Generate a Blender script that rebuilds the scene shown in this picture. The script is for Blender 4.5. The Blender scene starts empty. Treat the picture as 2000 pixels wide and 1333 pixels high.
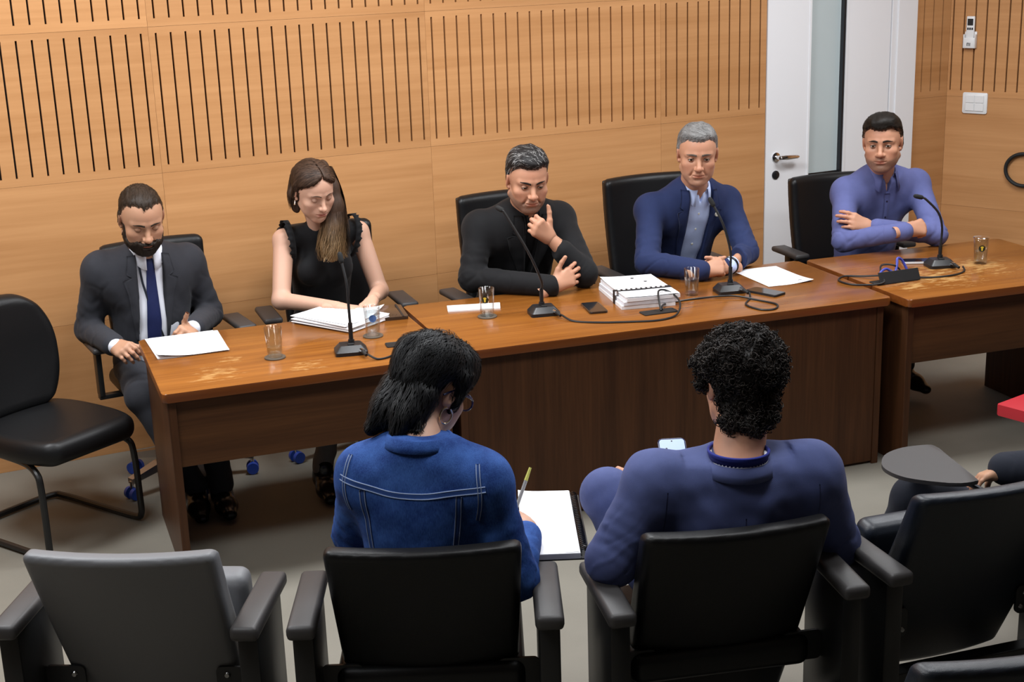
import bpy, bmesh, math, random
import numpy as np
from mathutils import Vector, Matrix

# ------------------------------------------------------------------ camera
sc = bpy.context.scene
COL = sc.collection
PI = math.pi
def cam_basis(yaw, pitch, roll):
    f = Vector((math.sin(yaw) * math.cos(pitch), math.cos(yaw) * math.cos(pitch), -math.sin(pitch)))
    r = Vector((math.cos(yaw), -math.sin(yaw), 0)); u = r.cross(f)
    c, s = math.cos(roll), math.sin(roll)
    return c * r + s * u, -s * r + c * u, f
cam_d = bpy.data.cameras.new('camera'); cam = bpy.data.objects.new('camera', cam_d); COL.objects.link(cam)
_r, _u, _f = cam_basis(.4397, .2782, -.0339)
cam.matrix_world = Matrix(((_r.x, _u.x, -_f.x, -.6147), (_r.y, _u.y, -_f.y, -6.4606), (_r.z, _u.z, -_f.z, 2.2693), (0, 0, 0, 1)))
cam_d.sensor_width = 36; cam_d.lens = 2757.29 * 36 / 2000; cam_d.clip_start = .05
sc.camera = cam
# ------------------------------------------------------------------ light and exposure
sc.view_settings.view_transform = 'Standard'; sc.view_settings.look = 'None'
sc.view_settings.exposure = 0.05; sc.view_settings.gamma = 1.0; sc.view_settings.use_curve_mapping = False
w = bpy.data.worlds.new('world'); sc.world = w; w.use_nodes = True
w.node_tree.nodes['Background'].inputs[0].default_value = (.75, .85, 1, 1)
w.node_tree.nodes['Background'].inputs[1].default_value = .04
def area(name, loc, sx, sy, power, color=(.94, .97, 1.0), rot=(0, 0, 0)):
    d = bpy.data.lights.new(name, 'AREA'); d.shape = 'RECTANGLE'; d.size = sx; d.size_y = sy; d.energy = power; d.color = color
    o = bpy.data.objects.new(name, d); o.location = loc; o.rotation_euler = rot; COL.objects.link(o); return o
CEIL = 3.05
for i, (x, y, e) in enumerate([(-.6, -1.4, 80), (1.5, -1.55, 72), (3.9, -1.7, 55), (-.9, -3.6, 30), (1.5, -3.6, 32), (3.9, -3.6, 30)]): area('ceiling_lamp', (x, y, CEIL - .03), 1.2, .6, e)
# ------------------------------------------------------------------ materials
MATS = {}
def new_mat(name):
    m = bpy.data.materials.new(name); m.use_nodes = True; MATS[name] = m
    nt = m.node_tree; return m, nt, nt.nodes['Principled BSDF']
def N(nt, t, **kw):
    n = nt.nodes.new(t)
    for k, v in kw.items():
        if k in n.inputs: n.inputs[k].default_value = v
        else: setattr(n, k, v)
    return n
def plain(name, col, rough=.5, metal=0., spec=.5, bump=0, bscale=300, var=0, vscale=6, sheen=0, coat=0, trans=0, ior=1.45, emit=None):
    m, nt, b = new_mat(name); L = nt.links.new
    b.inputs['Base Color'].default_value = (*col, 1); b.inputs['Roughness'].default_value = rough; b.inputs['Metallic'].default_value = metal
    b.inputs['Specular IOR Level'].default_value = spec; b.inputs['Sheen Weight'].default_value = sheen; b.inputs['Coat Weight'].default_value = coat
    b.inputs['Transmission Weight'].default_value = trans; b.inputs['IOR'].default_value = ior
    if emit: b.inputs['Emission Color'].default_value = (*emit[:3], 1); b.inputs['Emission Strength'].default_value = emit[3]
    tc = N(nt, 'ShaderNodeTexCoord')
    if var:
        nz = N(nt, 'ShaderNodeTexNoise', Scale=vscale, Detail=4.); L(tc.outputs['Object'], nz.inputs['Vector'])
        mx = N(nt, 'ShaderNodeMix', data_type='RGBA')
        mx.inputs[6].default_value = (*[c * (1 - var) for c in col], 1); mx.inputs[7].default_value = (*[min(1, c * (1 + var)) for c in col], 1)
        L(nz.outputs['Fac'], mx.inputs[0]); L(mx.outputs[2], b.inputs['Base Color'])
    if bump:
        nz = N(nt, 'ShaderNodeTexNoise', Scale=bscale, Detail=3.); L(tc.outputs['Object'], nz.inputs['Vector'])
        bp = N(nt, 'ShaderNodeBump', Strength=bump, Distance=.002); L(nz.outputs['Fac'], bp.inputs['Height']); L(bp.outputs['Normal'], b.inputs['Normal'])
    return m
def wood(name, c0, c1, axis='x', rough=.35, scale=1., coat=0., spec=.4, contrast=1., bands=7.):
    """grain streaks running along the given axis"""
    m, nt, b = new_mat(name); L = nt.links.new
    tc = N(nt, 'ShaderNodeTexCoord'); mp = N(nt, 'ShaderNodeMapping'); oi = N(nt, 'ShaderNodeObjectInfo')
    s = {'x': (.35, 9, 9), 'y': (9, .35, 9), 'z': (9, 9, .35)}[axis]; mp.inputs['Scale'].default_value = [q * scale for q in s]
    ad = N(nt, 'ShaderNodeVectorMath', operation='ADD'); sc_ = N(nt, 'ShaderNodeVectorMath', operation='SCALE'); sc_.inputs['Scale'].default_value = 13.
    L(oi.outputs['Random'], sc_.inputs[0]); L(tc.outputs['Object'], ad.inputs[0]); L(sc_.outputs[0], ad.inputs[1]); L(ad.outputs[0], mp.inputs['Vector'])
    n1 = N(nt, 'ShaderNodeTexNoise', Scale=1.2, Detail=6., Roughness=.62, Distortion=.25); L(mp.outputs[0], n1.inputs['Vector'])
    n2 = N(nt, 'ShaderNodeTexNoise', Scale=bands, Detail=3.); L(mp.outputs[0], n2.inputs['Vector'])
    a = N(nt, 'ShaderNodeMath', operation='MULTIPLY_ADD'); L(n2.outputs['Fac'], a.inputs[0]); a.inputs[1].default_value = .45; L(n1.outputs['Fac'], a.inputs[2])
    rr = N(nt, 'ShaderNodeMapRange'); L(a.outputs[0], rr.inputs[0]); rr.inputs[1].default_value = .5 - .0 ; rr.inputs[2].default_value = .95
    mx = N(nt, 'ShaderNodeMix', data_type='RGBA'); mx.inputs[6].default_value = (*c0, 1); mx.inputs[7].default_value = (*c1, 1); L(rr.outputs[0], mx.inputs[0])
    hs = N(nt, 'ShaderNodeHueSaturation'); v = N(nt, 'ShaderNodeMapRange'); L(oi.outputs['Random'], v.inputs[0]); v.inputs[3].default_value = .95; v.inputs[4].default_value = 1.05
    L(v.outputs[0], hs.inputs['Value']); L(mx.outputs[2], hs.inputs['Color']); L(hs.outputs[0], b.inputs['Base Color'])
    b.inputs['Roughness'].default_value = rough; b.inputs['Coat Weight'].default_value = coat; b.inputs['Coat Roughness'].default_value = .15; b.inputs['Specular IOR Level'].default_value = spec
    return m
def tinted(name, rough=.55, sss=0., spec=.4, bump=0, bscale=300, sheen=0, stretch=None, var=0):
    """colour comes from the mesh's own pigment attribute"""
    m, nt, b = new_mat(name); L = nt.links.new
    at = N(nt, 'ShaderNodeAttribute', attribute_name='pigment'); L(at.outputs['Color'], b.inputs['Base Color'])
    b.inputs['Roughness'].default_value = rough; b.inputs['Specular IOR Level'].default_value = spec; b.inputs['Sheen Weight'].default_value = sheen
    if sss:
        b.inputs['Subsurface Weight'].default_value = sss; b.inputs['Subsurface Radius'].default_value = (.012, .005, .003); b.inputs['Subsurface Scale'].default_value = .4
    if bump:
        tc = N(nt, 'ShaderNodeTexCoord'); mp = N(nt, 'ShaderNodeMapping'); L(tc.outputs['Object'], mp.inputs[0])
        if stretch: mp.inputs['Scale'].default_value = stretch
        nz = N(nt, 'ShaderNodeTexNoise', Scale=bscale, Detail=3.); L(mp.outputs[0], nz.inputs['Vector'])
        bp = N(nt, 'ShaderNodeBump', Strength=bump, Distance=.002); L(nz.outputs['Fac'], bp.inputs['Height']); L(bp.outputs['Normal'], b.inputs['Normal'])
    return m
# ------------------------------------------------------------------ scene tree
def link(o, parent=None):
    COL.objects.link(o)
    if parent: o.parent = parent
    return o
def tag(o, label=None, cat=None, group=None, kind=None):
    if label: o['label'] = label
    if cat: o['category'] = cat
    if group: o['group'] = group
    if kind: o['kind'] = kind
    return o
def empty(name, loc=(0, 0, 0), rz=0):
    o = bpy.data.objects.new(name, None); o.location = loc; o.rotation_euler = (0, 0, rz); o.empty_display_size = .1; return link(o)
def mesh_obj(name, verts, faces, mat, parent=None, smooth=False, pigment=None, angle=None):
    me = bpy.data.meshes.new(name)
    if isinstance(verts, np.ndarray) and isinstance(faces, np.ndarray):
        nf, k = faces.shape
        me.vertices.add(len(verts)); me.vertices.foreach_set('co', verts.astype(np.float32).ravel())
        me.loops.add(nf * k); me.loops.foreach_set('vertex_index', faces.astype(np.int32).ravel())
        me.polygons.add(nf); me.polygons.foreach_set('loop_start', np.arange(0, nf * k, k, dtype=np.int32))
        me.update(calc_edges=True); me.validate()
    else:
        me.from_pydata([tuple(v) for v in verts], [], [tuple(f) for f in faces]); me.validate()
    if smooth: me.polygons.foreach_set('use_smooth', [True] * len(me.polygons))
    for m in (mat if isinstance(mat, (list, tuple)) else [mat]): me.materials.append(MATS[m] if isinstance(m, str) else m)
    if pigment is not None:
        a = me.color_attributes.new('pigment', 'FLOAT_COLOR', 'POINT'); c = np.ones((len(verts), 4), np.float32); c[:, :3] = pigment
        a.data.foreach_set('color', c.ravel())
    if angle is not None:
        try: me.set_sharp_from_angle(angle=math.radians(angle))
        except Exception: pass
    return link(bpy.data.objects.new(name, me), parent)
def bm_obj(name, bm, mat, parent=None, smooth=False, angle=35):
    bmesh.ops.recalc_face_normals(bm, faces=bm.faces)
    me = bpy.data.meshes.new(name); bm.to_mesh(me); bm.free()
    for m in (mat if isinstance(mat, (list, tuple)) else [mat]): me.materials.append(MATS[m] if isinstance(m, str) else m)
    if smooth:
        me.polygons.foreach_set('use_smooth', [True] * len(me.polygons)); me.set_sharp_from_angle(angle=math.radians(angle))
    return link(bpy.data.objects.new(name, me), parent)
def copy_tree(o, parent=None):
    c = o.copy(); COL.objects.link(c); c.parent = parent
    for ch in list(o.children): copy_tree(ch, c)
    return c
# ------------------------------------------------------------------ shapes in a bmesh
def box(bm, x0, x1, y0, y1, z0, z1, bevel=0, seg=2, M=None, mi=0):
    vs = [bm.verts.new(p) for p in [(x0, y0, z0), (x1, y0, z0), (x1, y1, z0), (x0, y1, z0), (x0, y0, z1), (x1, y0, z1), (x1, y1, z1), (x0, y1, z1)]]
    fs = [bm.faces.new([vs[i] for i in f]) for f in [(3, 2, 1, 0), (4, 5, 6, 7), (0, 1, 5, 4), (1, 2, 6, 5), (2, 3, 7, 6), (3, 0, 4, 7)]]
    for f in fs: f.material_index = mi
    if bevel:
        es = list({e for f in fs for e in f.edges})
        r = bmesh.ops.bevel(bm, geom=es, offset=bevel, segments=seg, affect='EDGES', profile=.5)
        vs = list({v for f in r['faces'] for v in f.verts} | {v for v in vs if v.is_valid})
    if M is not None: bmesh.ops.transform(bm, matrix=M, verts=vs)
    return vs
def rod(bm, a, b, ra, rb=None, n=12, caps=True):
    rb = ra if rb is None else rb
    a, b = Vector(a), Vector(b); d = (b - a).normalized(); q = d.to_track_quat('Z', 'Y').to_matrix()
    A = [bm.verts.new(a + q @ Vector((ra * math.cos(t), ra * math.sin(t), 0))) for t in [2 * PI * i / n for i in range(n)]]
    B = [bm.verts.new(b + q @ Vector((rb * math.cos(t), rb * math.sin(t), 0))) for t in [2 * PI * i / n for i in range(n)]]
    for i in range(n): bm.faces.new((A[i], A[(i + 1) % n], B[(i + 1) % n], B[i]))
    if caps: bm.faces.new(A[::-1]); bm.faces.new(B)
    return A + B
def tube(bm, pts, r, n=8, closed=False, caps=True):
    """tube along a polyline; r is a number or a list"""
    P = [Vector(p) for p in pts]; m = len(P); R = r if isinstance(r, (list, tuple, np.ndarray)) else [r] * m
    up = None; rings = []
    for i in range(m):
        if closed: t = (P[(i + 1) % m] - P[i - 1]).normalized()
        else: t = (P[min(i + 1, m - 1)] - P[max(i - 1, 0)]).normalized()
        if up is None: up = t.orthogonal().normalized()
        up = (up - t * up.dot(t)).normalized(); s = t.cross(up)
        rings.append([bm.verts.new(P[i] + (up * math.cos(2 * PI * k / n) + s * math.sin(2 * PI * k / n)) * R[i]) for k in range(n)])
    for i in range(m if closed else m - 1):
        A, B = rings[i], rings[(i + 1) % m]
        for k in range(n): bm.faces.new((A[k], A[(k + 1) % n], B[(k + 1) % n], B[k]))
    if caps and not closed: bm.faces.new(rings[0][::-1]); bm.faces.new(rings[-1])
def spline(pts, n=8, closed=False):
    """Catmull-Rom through the points"""
    P = [np.array(p, float) for p in pts]; m = len(P); out = []
    for i in range(m if closed else m - 1):
        if closed: p0, p1, p2, p3 = P[i - 1], P[i], P[(i + 1) % m], P[(i + 2) % m]
        else: p0, p1, p2, p3 = P[max(i - 1, 0)], P[i], P[i + 1], P[min(i + 2, m - 1)]
        for k in range(n):
            t = k / n
            out.append(.5 * (2 * p1 + (p2 - p0) * t + (2 * p0 - 5 * p1 + 4 * p2 - p3) * t * t + (3 * p1 - p0 - 3 * p2 + p3) * t ** 3))
    if not closed: out.append(P[-1])
    return out
def lathe(bm, prof, n=24, c=(0, 0, 0), axis=None):
    rings = []
    for r, z in prof:
        rings.append([bm.verts.new((c[0] + r * math.cos(2 * PI * k / n), c[1] + r * math.sin(2 * PI * k / n), c[2] + z)) for k in range(n)] if r > 1e-6 else [bm.verts.new((c[0], c[1], c[2] + z))])
    for A, B in zip(rings, rings[1:]):
        for k in range(n):
            j = (k + 1) % n
            if len(A) == 1 and len(B) == 1: break
            if len(A) == 1: bm.faces.new((A[0], B[k], B[j]))
            elif len(B) == 1: bm.faces.new((A[k], A[j], B[0]))
            else: bm.faces.new((A[k], A[j], B[j], B[k]))
def prism(bm, poly, z0, z1, bevel=0, seg=2, M=None):
    """polygon in xy extruded in z"""
    a = [bm.verts.new((x, y, z0)) for x, y in poly]; b = [bm.verts.new((x, y, z1)) for x, y in poly]; n = len(poly)
    fs = [bm.faces.new(a[::-1]), bm.faces.new(b)] + [bm.faces.new((a[i], a[(i + 1) % n], b[(i + 1) % n], b[i])) for i in range(n)]
    vs = a + b
    if bevel:
        es = list(fs[0].edges) + list(fs[1].edges)
        r = bmesh.ops.bevel(bm, geom=es, offset=bevel, segments=seg, affect='EDGES', profile=.5)
        vs = list({v for f in r['faces'] for v in f.verts} | {v for v in vs if v.is_valid})
    if M is not None: bmesh.ops.transform(bm, matrix=M, verts=vs)
def rrect(x0, x1, y0, y1, r, n=5):
    o = []
    for cx, cy, a in ((x1 - r, y0 + r, -PI / 2), (x1 - r, y1 - r, 0), (x0 + r, y1 - r, PI / 2), (x0 + r, y0 + r, PI)):
        o += [(cx + r * math.cos(a + PI / 2 * k / n), cy + r * math.sin(a + PI / 2 * k / n)) for k in range(n + 1)]
    return o
def simple(name, parent, mat, fn, smooth=False, angle=35):
    bm = bmesh.new(); fn(bm); return bm_obj(name, bm, mat, parent, smooth, angle)
# ------------------------------------------------------------------ implicit surfaces (for people and cushions)
def smin(a, b, k):
    if k <= 0: return np.minimum(a, b)
    h = np.maximum(k - np.abs(a - b), 0) / k
    return np.minimum(a, b) - h * h * (k * .25)
def smax(a, b, k): return -smin(-a, -b, k)
def unit(v): v = np.asarray(v, float); return v / (np.linalg.norm(v) + 1e-12)
class Field:
    def __init__(s, lo, hi, h):
        s.lo = np.array(lo, float); s.h = h; s.n = np.ceil((np.array(hi, float) - s.lo) / h).astype(int) + 1
        s.d = np.full(s.n, .5, np.float32); s.ax = [(s.lo[i] + h * np.arange(s.n[i])).astype(np.float32) for i in range(3)]
    def win(s, lo, hi):
        a = np.clip(np.floor((np.array(lo) - s.lo) / s.h).astype(int), 0, s.n); b = np.clip(np.ceil((np.array(hi) - s.lo) / s.h).astype(int) + 1, 0, s.n)
        if np.any(b <= a): return None
        sl = tuple(slice(x, y) for x, y in zip(a, b))
        return sl, s.ax[0][sl[0]][:, None, None], s.ax[1][sl[1]][None, :, None], s.ax[2][sl[2]][None, None, :]
    def put(s, sl, e, k, op):
        if op == 'u': s.d[sl] = smin(s.d[sl], e, k)
        elif op == 's': s.d[sl] = smax(s.d[sl], -e, k)
    def ell(s, c, r, k=.02, op='u', R=None, pad=.03):
        c = np.array(c, float); r = np.array(r, float); m = (max(r) if R is not None else r) + k + pad
        W = s.win(c - m, c + m)
        if W is None: return s
        sl, X, Y, Z = W; X, Y, Z = X - c[0], Y - c[1], Z - c[2]
        if R is not None: X, Y, Z = [R[0][i] * X + R[1][i] * Y + R[2][i] * Z for i in range(3)]
        k0 = np.sqrt((X / r[0]) ** 2 + (Y / r[1]) ** 2 + (Z / r[2]) ** 2); k1 = np.sqrt((X / r[0] ** 2) ** 2 + (Y / r[1] ** 2) ** 2 + (Z / r[2] ** 2) ** 2)
        s.put(sl, k0 * (k0 - 1) / (k1 + 1e-6), k, op); return s
    def cap(s, a, b, ra, rb=None, k=.02, op='u', flat=None, fold=None, pad=.03):
        """round cone; flat=(axis, factor) squeezes the section along an axis"""
        rb = ra if rb is None else rb; a = np.array(a, float); b = np.array(b, float); m = max(ra, rb) * (max(1, 1 / flat[1]) if flat else 1) + k + pad
        W = s.win(np.minimum(a, b) - m, np.maximum(a, b) + m)
        if W is None: return s
        sl, X, Y, Z = W; ab = b - a; L2 = ab @ ab + 1e-9; X, Y, Z = X - a[0], Y - a[1], Z - a[2]
        t = np.clip((X * ab[0] + Y * ab[1] + Z * ab[2]) / L2, 0, 1)
        px, py, pz = X - t * ab[0], Y - t * ab[1], Z - t * ab[2]
        if flat is not None:
            u = unit(flat[0]); q = (px * u[0] + py * u[1] + pz * u[2]) * (1 / flat[1] - 1)
            px, py, pz = px + q * u[0], py + q * u[1], pz + q * u[2]
        dist = np.sqrt(px * px + py * py + pz * pz)
        if fold is not None:      # cloth rings: (amplitude, count, t centre, t width)
            am, fr, tc, tw = fold; e1 = unit(np.cross(ab, (.3, .2, 1))); an = (px * e1[0] + py * e1[1] + pz * e1[2]) / (dist + 1e-5)
            ra_ = ra + (rb - ra) * t + am * np.exp(-((t - tc) / tw) ** 2) * (np.sin(fr * t * 6.283 + 2.6 * an) * (.5 + .5 * an) + .6 * np.sin(fr * 1.63 * t * 6.283 - 3.3 * an + 1.) * (.5 - .5 * an))
        else: ra_ = ra + (rb - ra) * t
        s.put(sl, dist - ra_, k, op); return s
    def chain(s, pts, rad, k=.008):
        for i in range(len(pts) - 1): s.cap(pts[i], pts[i + 1], rad[i], rad[i + 1], k)
        return s
    def noise(s, amp, freq, seed=0, n=9, aniso=(1, 1, 1)):
        rng = np.random.RandomState(seed); X, Y, Z = s.ax[0][:, None, None], s.ax[1][None, :, None], s.ax[2][None, None, :]; acc = 0
        for i in range(n):
            v = unit(rng.normal(size=3)) * freq * rng.uniform(.6, 1.7) * np.array(aniso); ph = rng.uniform(0, 6.28)
            acc = acc + np.sin(v[0] * X + v[1] * Y + v[2] * Z + ph).astype(np.float32)
        s.d += acc * np.float32(amp / math.sqrt(n)); return s
    def crease(s, amp, freq, seed=0, sharp=.3, mask=None):
        rng = np.random.RandomState(seed); X, Y, Z = s.ax[0][:, None, None], s.ax[1][None, :, None], s.ax[2][None, None, :]; acc = 0
        for i in range(6):
            v = unit(rng.normal(size=3)) * freq * rng.uniform(.6, 1.5); acc = acc + np.sin(v[0] * X + v[1] * Y + v[2] * Z + rng.uniform(0, 6.28)).astype(np.float32)
        g = np.exp(-(acc / 1.7 / sharp) ** 2) * np.float32(amp)
        if mask is not None:
            m = 0
            for c, r, k in mask: m = np.maximum(m, k * np.exp(-(((X - c[0]) ** 2 + (Y - c[1]) ** 2 + (Z - c[2]) ** 2) / r ** 2)))
            g = g * m
        s.d += g.astype(np.float32); return s
    def copy(s):
        f = Field.__new__(Field); f.__dict__.update(s.__dict__); f.d = s.d.copy(); return f
    def mesh(s):
        return nets(s.d, s.lo, s.h)
    def sample(s, p):
        q = (np.asarray(p, float) - s.lo) / s.h; q = np.clip(q, 0, s.n - 1.001); i = q.astype(int); f = q - i; r = 0
        for dx in (0, 1):
            for dy in (0, 1):
                for dz in (0, 1):
                    r = r + s.d[i[:, 0] + dx, i[:, 1] + dy, i[:, 2] + dz] * (f[:, 0] if dx else 1 - f[:, 0]) * (f[:, 1] if dy else 1 - f[:, 1]) * (f[:, 2] if dz else 1 - f[:, 2])
        return r
    def grad(s, p):
        e = s.h * .8; g = np.stack([s.sample(p + np.eye(3)[i] * e) - s.sample(p - np.eye(3)[i] * e) for i in range(3)], 1)
        return g / (np.linalg.norm(g, axis=1, keepdims=True) + 1e-9)
    def conform(s, p, off=.002, it=5):
        p = np.array(p, float)
        for _ in range(it): p = p - np.clip(s.sample(p) - off, -.03, .03)[:, None] * s.grad(p)
        return p
def nets(d, lo, h):
    """naive surface nets: quads around every sign change"""
    ins = d < 0; nx, ny, nz = d.shape
    c = np.zeros((nx - 1, ny - 1, nz - 1), np.int8)
    for dx in (0, 1):
        for dy in (0, 1):
            for dz in (0, 1): c += ins[dx:nx - 1 + dx, dy:ny - 1 + dy, dz:nz - 1 + dz]
    act = (c > 0) & (c < 8); idx = -np.ones(c.shape, np.int32); I = np.argwhere(act); idx[act] = np.arange(len(I))
    acc = np.zeros((len(I), 3)); cnt = np.zeros(len(I))
    cr = [(0, 0, 0), (1, 0, 0), (0, 1, 0), (1, 1, 0), (0, 0, 1), (1, 0, 1), (0, 1, 1), (1, 1, 1)]
    for a in range(8):
        for b in range(a + 1, 8):
            if sum(abs(x - y) for x, y in zip(cr[a], cr[b])) != 1: continue
            va = d[I[:, 0] + cr[a][0], I[:, 1] + cr[a][1], I[:, 2] + cr[a][2]]; vb = d[I[:, 0] + cr[b][0], I[:, 1] + cr[b][1], I[:, 2] + cr[b][2]]
            m = (va < 0) != (vb < 0); t = np.where(m, va / (va - vb + 1e-12), 0)
            acc += np.where(m[:, None], np.array(cr[a]) + t[:, None] * (np.array(cr[b]) - np.array(cr[a])), 0); cnt += m
    V = np.asarray(lo) + h * (I + acc / np.maximum(cnt, 1)[:, None]); F = []
    for ax in range(3):
        o = [q for q in range(3) if q != ax]; sl0 = [slice(None)] * 3; sl1 = [slice(None)] * 3; sl0[ax] = slice(0, -1); sl1[ax] = slice(1, None)
        s0, s1 = ins[tuple(sl0)], ins[tuple(sl1)]; E = np.argwhere(s0 != s1)
        E = E[(E[:, o[0]] > 0) & (E[:, o[1]] > 0) & (E[:, o[0]] < d.shape[o[0]] - 1) & (E[:, o[1]] < d.shape[o[1]] - 1)]
        fl = s0[tuple(E.T)]; q = []
        for da, db in ((-1, -1), (0, -1), (0, 0), (-1, 0)):
            e = E.copy(); e[:, o[0]] += da; e[:, o[1]] += db; q.append(idx[tuple(e.T)])
        q = np.stack(q, 1); flip = fl if ax != 1 else ~fl
        q[~flip] = q[~flip][:, ::-1]; F.append(q)
    F = np.concatenate(F); F = F[(F >= 0).all(1)]
    return V, F
def poly_sd(poly, u, v):
    """signed distance to a polygon on broadcastable u, v (negative inside)"""
    u, v = np.broadcast_arrays(u, v); d = np.full(u.shape, 1e9); s = np.ones(u.shape); n = len(poly)
    for i in range(n):
        (x0, y0), (x1, y1) = poly[i - 1], poly[i]; ex, ey = x1 - x0, y1 - y0; wx, wy = u - x0, v - y0
        t = np.clip((wx * ex + wy * ey) / (ex * ex + ey * ey + 1e-12), 0, 1); d = np.minimum(d, (wx - ex * t) ** 2 + (wy - ey * t) ** 2)
        c1, c2 = v >= y0, v < y1; c3 = ex * wy > ey * wx
        s = np.where((c1 & c2 & c3) | (~c1 & ~c2 & ~c3), -s, s)
    return s * np.sqrt(d)
# ------------------------------------------------------------------ the room
wood('wall_wood', (.57, .290, .122), (.45, .212, .080), 'x', rough=.42, spec=.3, scale=1.0, bands=6.)
wood('wall_wood_side', (.57, .290, .122), (.45, .212, .080), 'x', rough=.42, spec=.3)
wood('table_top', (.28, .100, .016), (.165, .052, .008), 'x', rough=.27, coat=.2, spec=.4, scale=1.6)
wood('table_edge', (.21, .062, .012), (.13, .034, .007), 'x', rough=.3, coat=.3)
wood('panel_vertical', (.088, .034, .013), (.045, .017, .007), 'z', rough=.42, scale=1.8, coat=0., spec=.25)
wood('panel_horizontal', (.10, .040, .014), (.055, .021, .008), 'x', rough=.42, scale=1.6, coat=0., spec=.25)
plain('chrome', (.75, .75, .76), rough=.12, metal=1.); plain('slot_dark', (.012, .008, .006), .9); plain('door_white', (.80, .80, .82), .4, bump=.05, bscale=80); plain('white_plastic', (.78, .78, .78), .35); plain('wall_paint', (.20, .17, .14), .8); plain('ceiling_paint', (.75, .75, .74), .9)
plain('black_plastic', (.012, .012, .013), .45); plain('rubber', (.01, .01, .01), .6); plain('glass_frost', (.50, .57, .58), .25, spec=.5, var=.05, vscale=3); plain('dark_metal', (.05, .05, .055), .35, metal=.8)
# carpet-like floor with faint sheet joints
m, nt, b = new_mat('floor_vinyl'); L = nt.links.new; tc = N(nt, 'ShaderNodeTexCoord'); n1 = N(nt, 'ShaderNodeTexNoise', Scale=2.2, Detail=5.); n2 = N(nt, 'ShaderNodeTexNoise', Scale=260., Detail=2.); L(tc.outputs['Object'], n1.inputs['Vector']); L(tc.outputs['Object'], n2.inputs['Vector'])
ad = N(nt, 'ShaderNodeMath', operation='MULTIPLY_ADD'); ad.inputs[1].default_value = .35; L(n2.outputs['Fac'], ad.inputs[0]); L(n1.outputs['Fac'], ad.inputs[2]); mx = N(nt, 'ShaderNodeMix', data_type='RGBA'); mx.inputs[6].default_value = (.125, .113, .090, 1); mx.inputs[7].default_value = (.225, .207, .170, 1); L(ad.outputs[0], mx.inputs[0]); L(mx.outputs[2], b.inputs['Base Color']); b.inputs['Roughness'].default_value = .65
def struct(name, bm, mat, parent=None, smooth=False):
    o = bm_obj(name, bm, mat, parent, smooth)
    if parent is None: o['kind'] = 'structure'
    return o
bm = bmesh.new(); box(bm, -3.2, 9, -10, .2, -.12, 0); struct('floor', bm, 'floor_vinyl')
bm = bmesh.new(); box(bm, -3.2, 9, -10, -4.45, .0, .17); struct('floor_tier', bm, 'floor_vinyl')
bm = bmesh.new(); box(bm, -3.3, 9, -10, .2, CEIL, CEIL + .1); struct('ceiling', bm, 'ceiling_paint')
bm = bmesh.new(); box(bm, -3.3, -3.2, -10, .2, 0, CEIL); struct('wall_left', bm, 'wall_paint')
bm = bmesh.new(); box(bm, -3.3, 9, -10.1, -10, 0, CEIL); struct('wall_rear', bm, 'wall_paint')
PITCH = .0662; ROW = [0, .646, 1.2915, 1.9425, 2.5935, CEIL]
bm = bmesh.new(); box(bm, -3.2, 4.014, .022, .12, 0, CEIL); box(bm, 5.045, 5.42, .022, .12, 0, CEIL); box(bm, 4.014, 5.045, .022, .12, 2.12, CEIL); wall_back = struct('wall_back', bm, 'slot_dark')
RA = math.radians(24); RD = Vector((math.sin(RA), -math.cos(RA), 0)); RN = Vector((math.cos(RA), math.sin(RA), 0)); RO = Vector((5.305, 0, 0))
MR = Matrix(((RD.x, RN.x, 0, RO.x), (RD.y, RN.y, 0, RO.y), (0, 0, 1, 0), (0, 0, 0, 1)))     # u along the wall, v into it
bm = bmesh.new(); box(bm, 0, 9.5, .022, .12, 0, CEIL, M=MR); wall_right = struct('wall_right', bm, 'slot_dark')
def wall_panel(parent, x0, x1, z0, z1, slots, sz, mat, M=None, t=.018):
    """wood board with routed slots that show the dark cavity"""
    bm = bmesh.new(); g = .0005; x0 += g; x1 -= g; z0 += g; z1 -= g; w2 = .0043
    def q(*p): bm.faces.new([bm.verts.new(v) for v in p])
    xs = [x0]
    for s in slots: xs += [s - w2, s + w2]
    xs.append(x1)
    for i in range(0, len(xs) - 1):
        a, b_ = xs[i], xs[i + 1]
        if i % 2 == 0: q((a, 0, z0), (b_, 0, z0), (b_, 0, z1), (a, 0, z1))
        else:
            for lo, hi in ((z0, sz[0]), (sz[1], z1)): q((a, 0, lo), (b_, 0, lo), (b_, 0, hi), (a, 0, hi))
            q((a, 0, sz[0]), (a, t, sz[0]), (a, t, sz[1]), (a, 0, sz[1])); q((b_, 0, sz[0]), (b_, 0, sz[1]), (b_, t, sz[1]), (b_, t, sz[0]))
            q((a, 0, sz[0]), (b_, 0, sz[0]), (b_, t, sz[0]), (a, t, sz[0])); q((a, 0, sz[1]), (a, t, sz[1]), (b_, t, sz[1]), (b_, 0, sz[1]))
    for a, b_ in (((x0, z0), (x1, z0)), ((x1, z0), (x1, z1)), ((x1, z1), (x0, z1)), ((x0, z1), (x0, z0))): q((a[0], 0, a[1]), (a[0], t, a[1]), (b_[0], t, b_[1]), (b_[0], 0, b_[1]))
    bmesh.ops.remove_doubles(bm, verts=bm.verts, dist=1e-6)
    if M is not None: pass
    o = bm_obj('panel', bm, mat, parent)
    if M is not None: o.matrix_world = M
    return o
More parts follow.
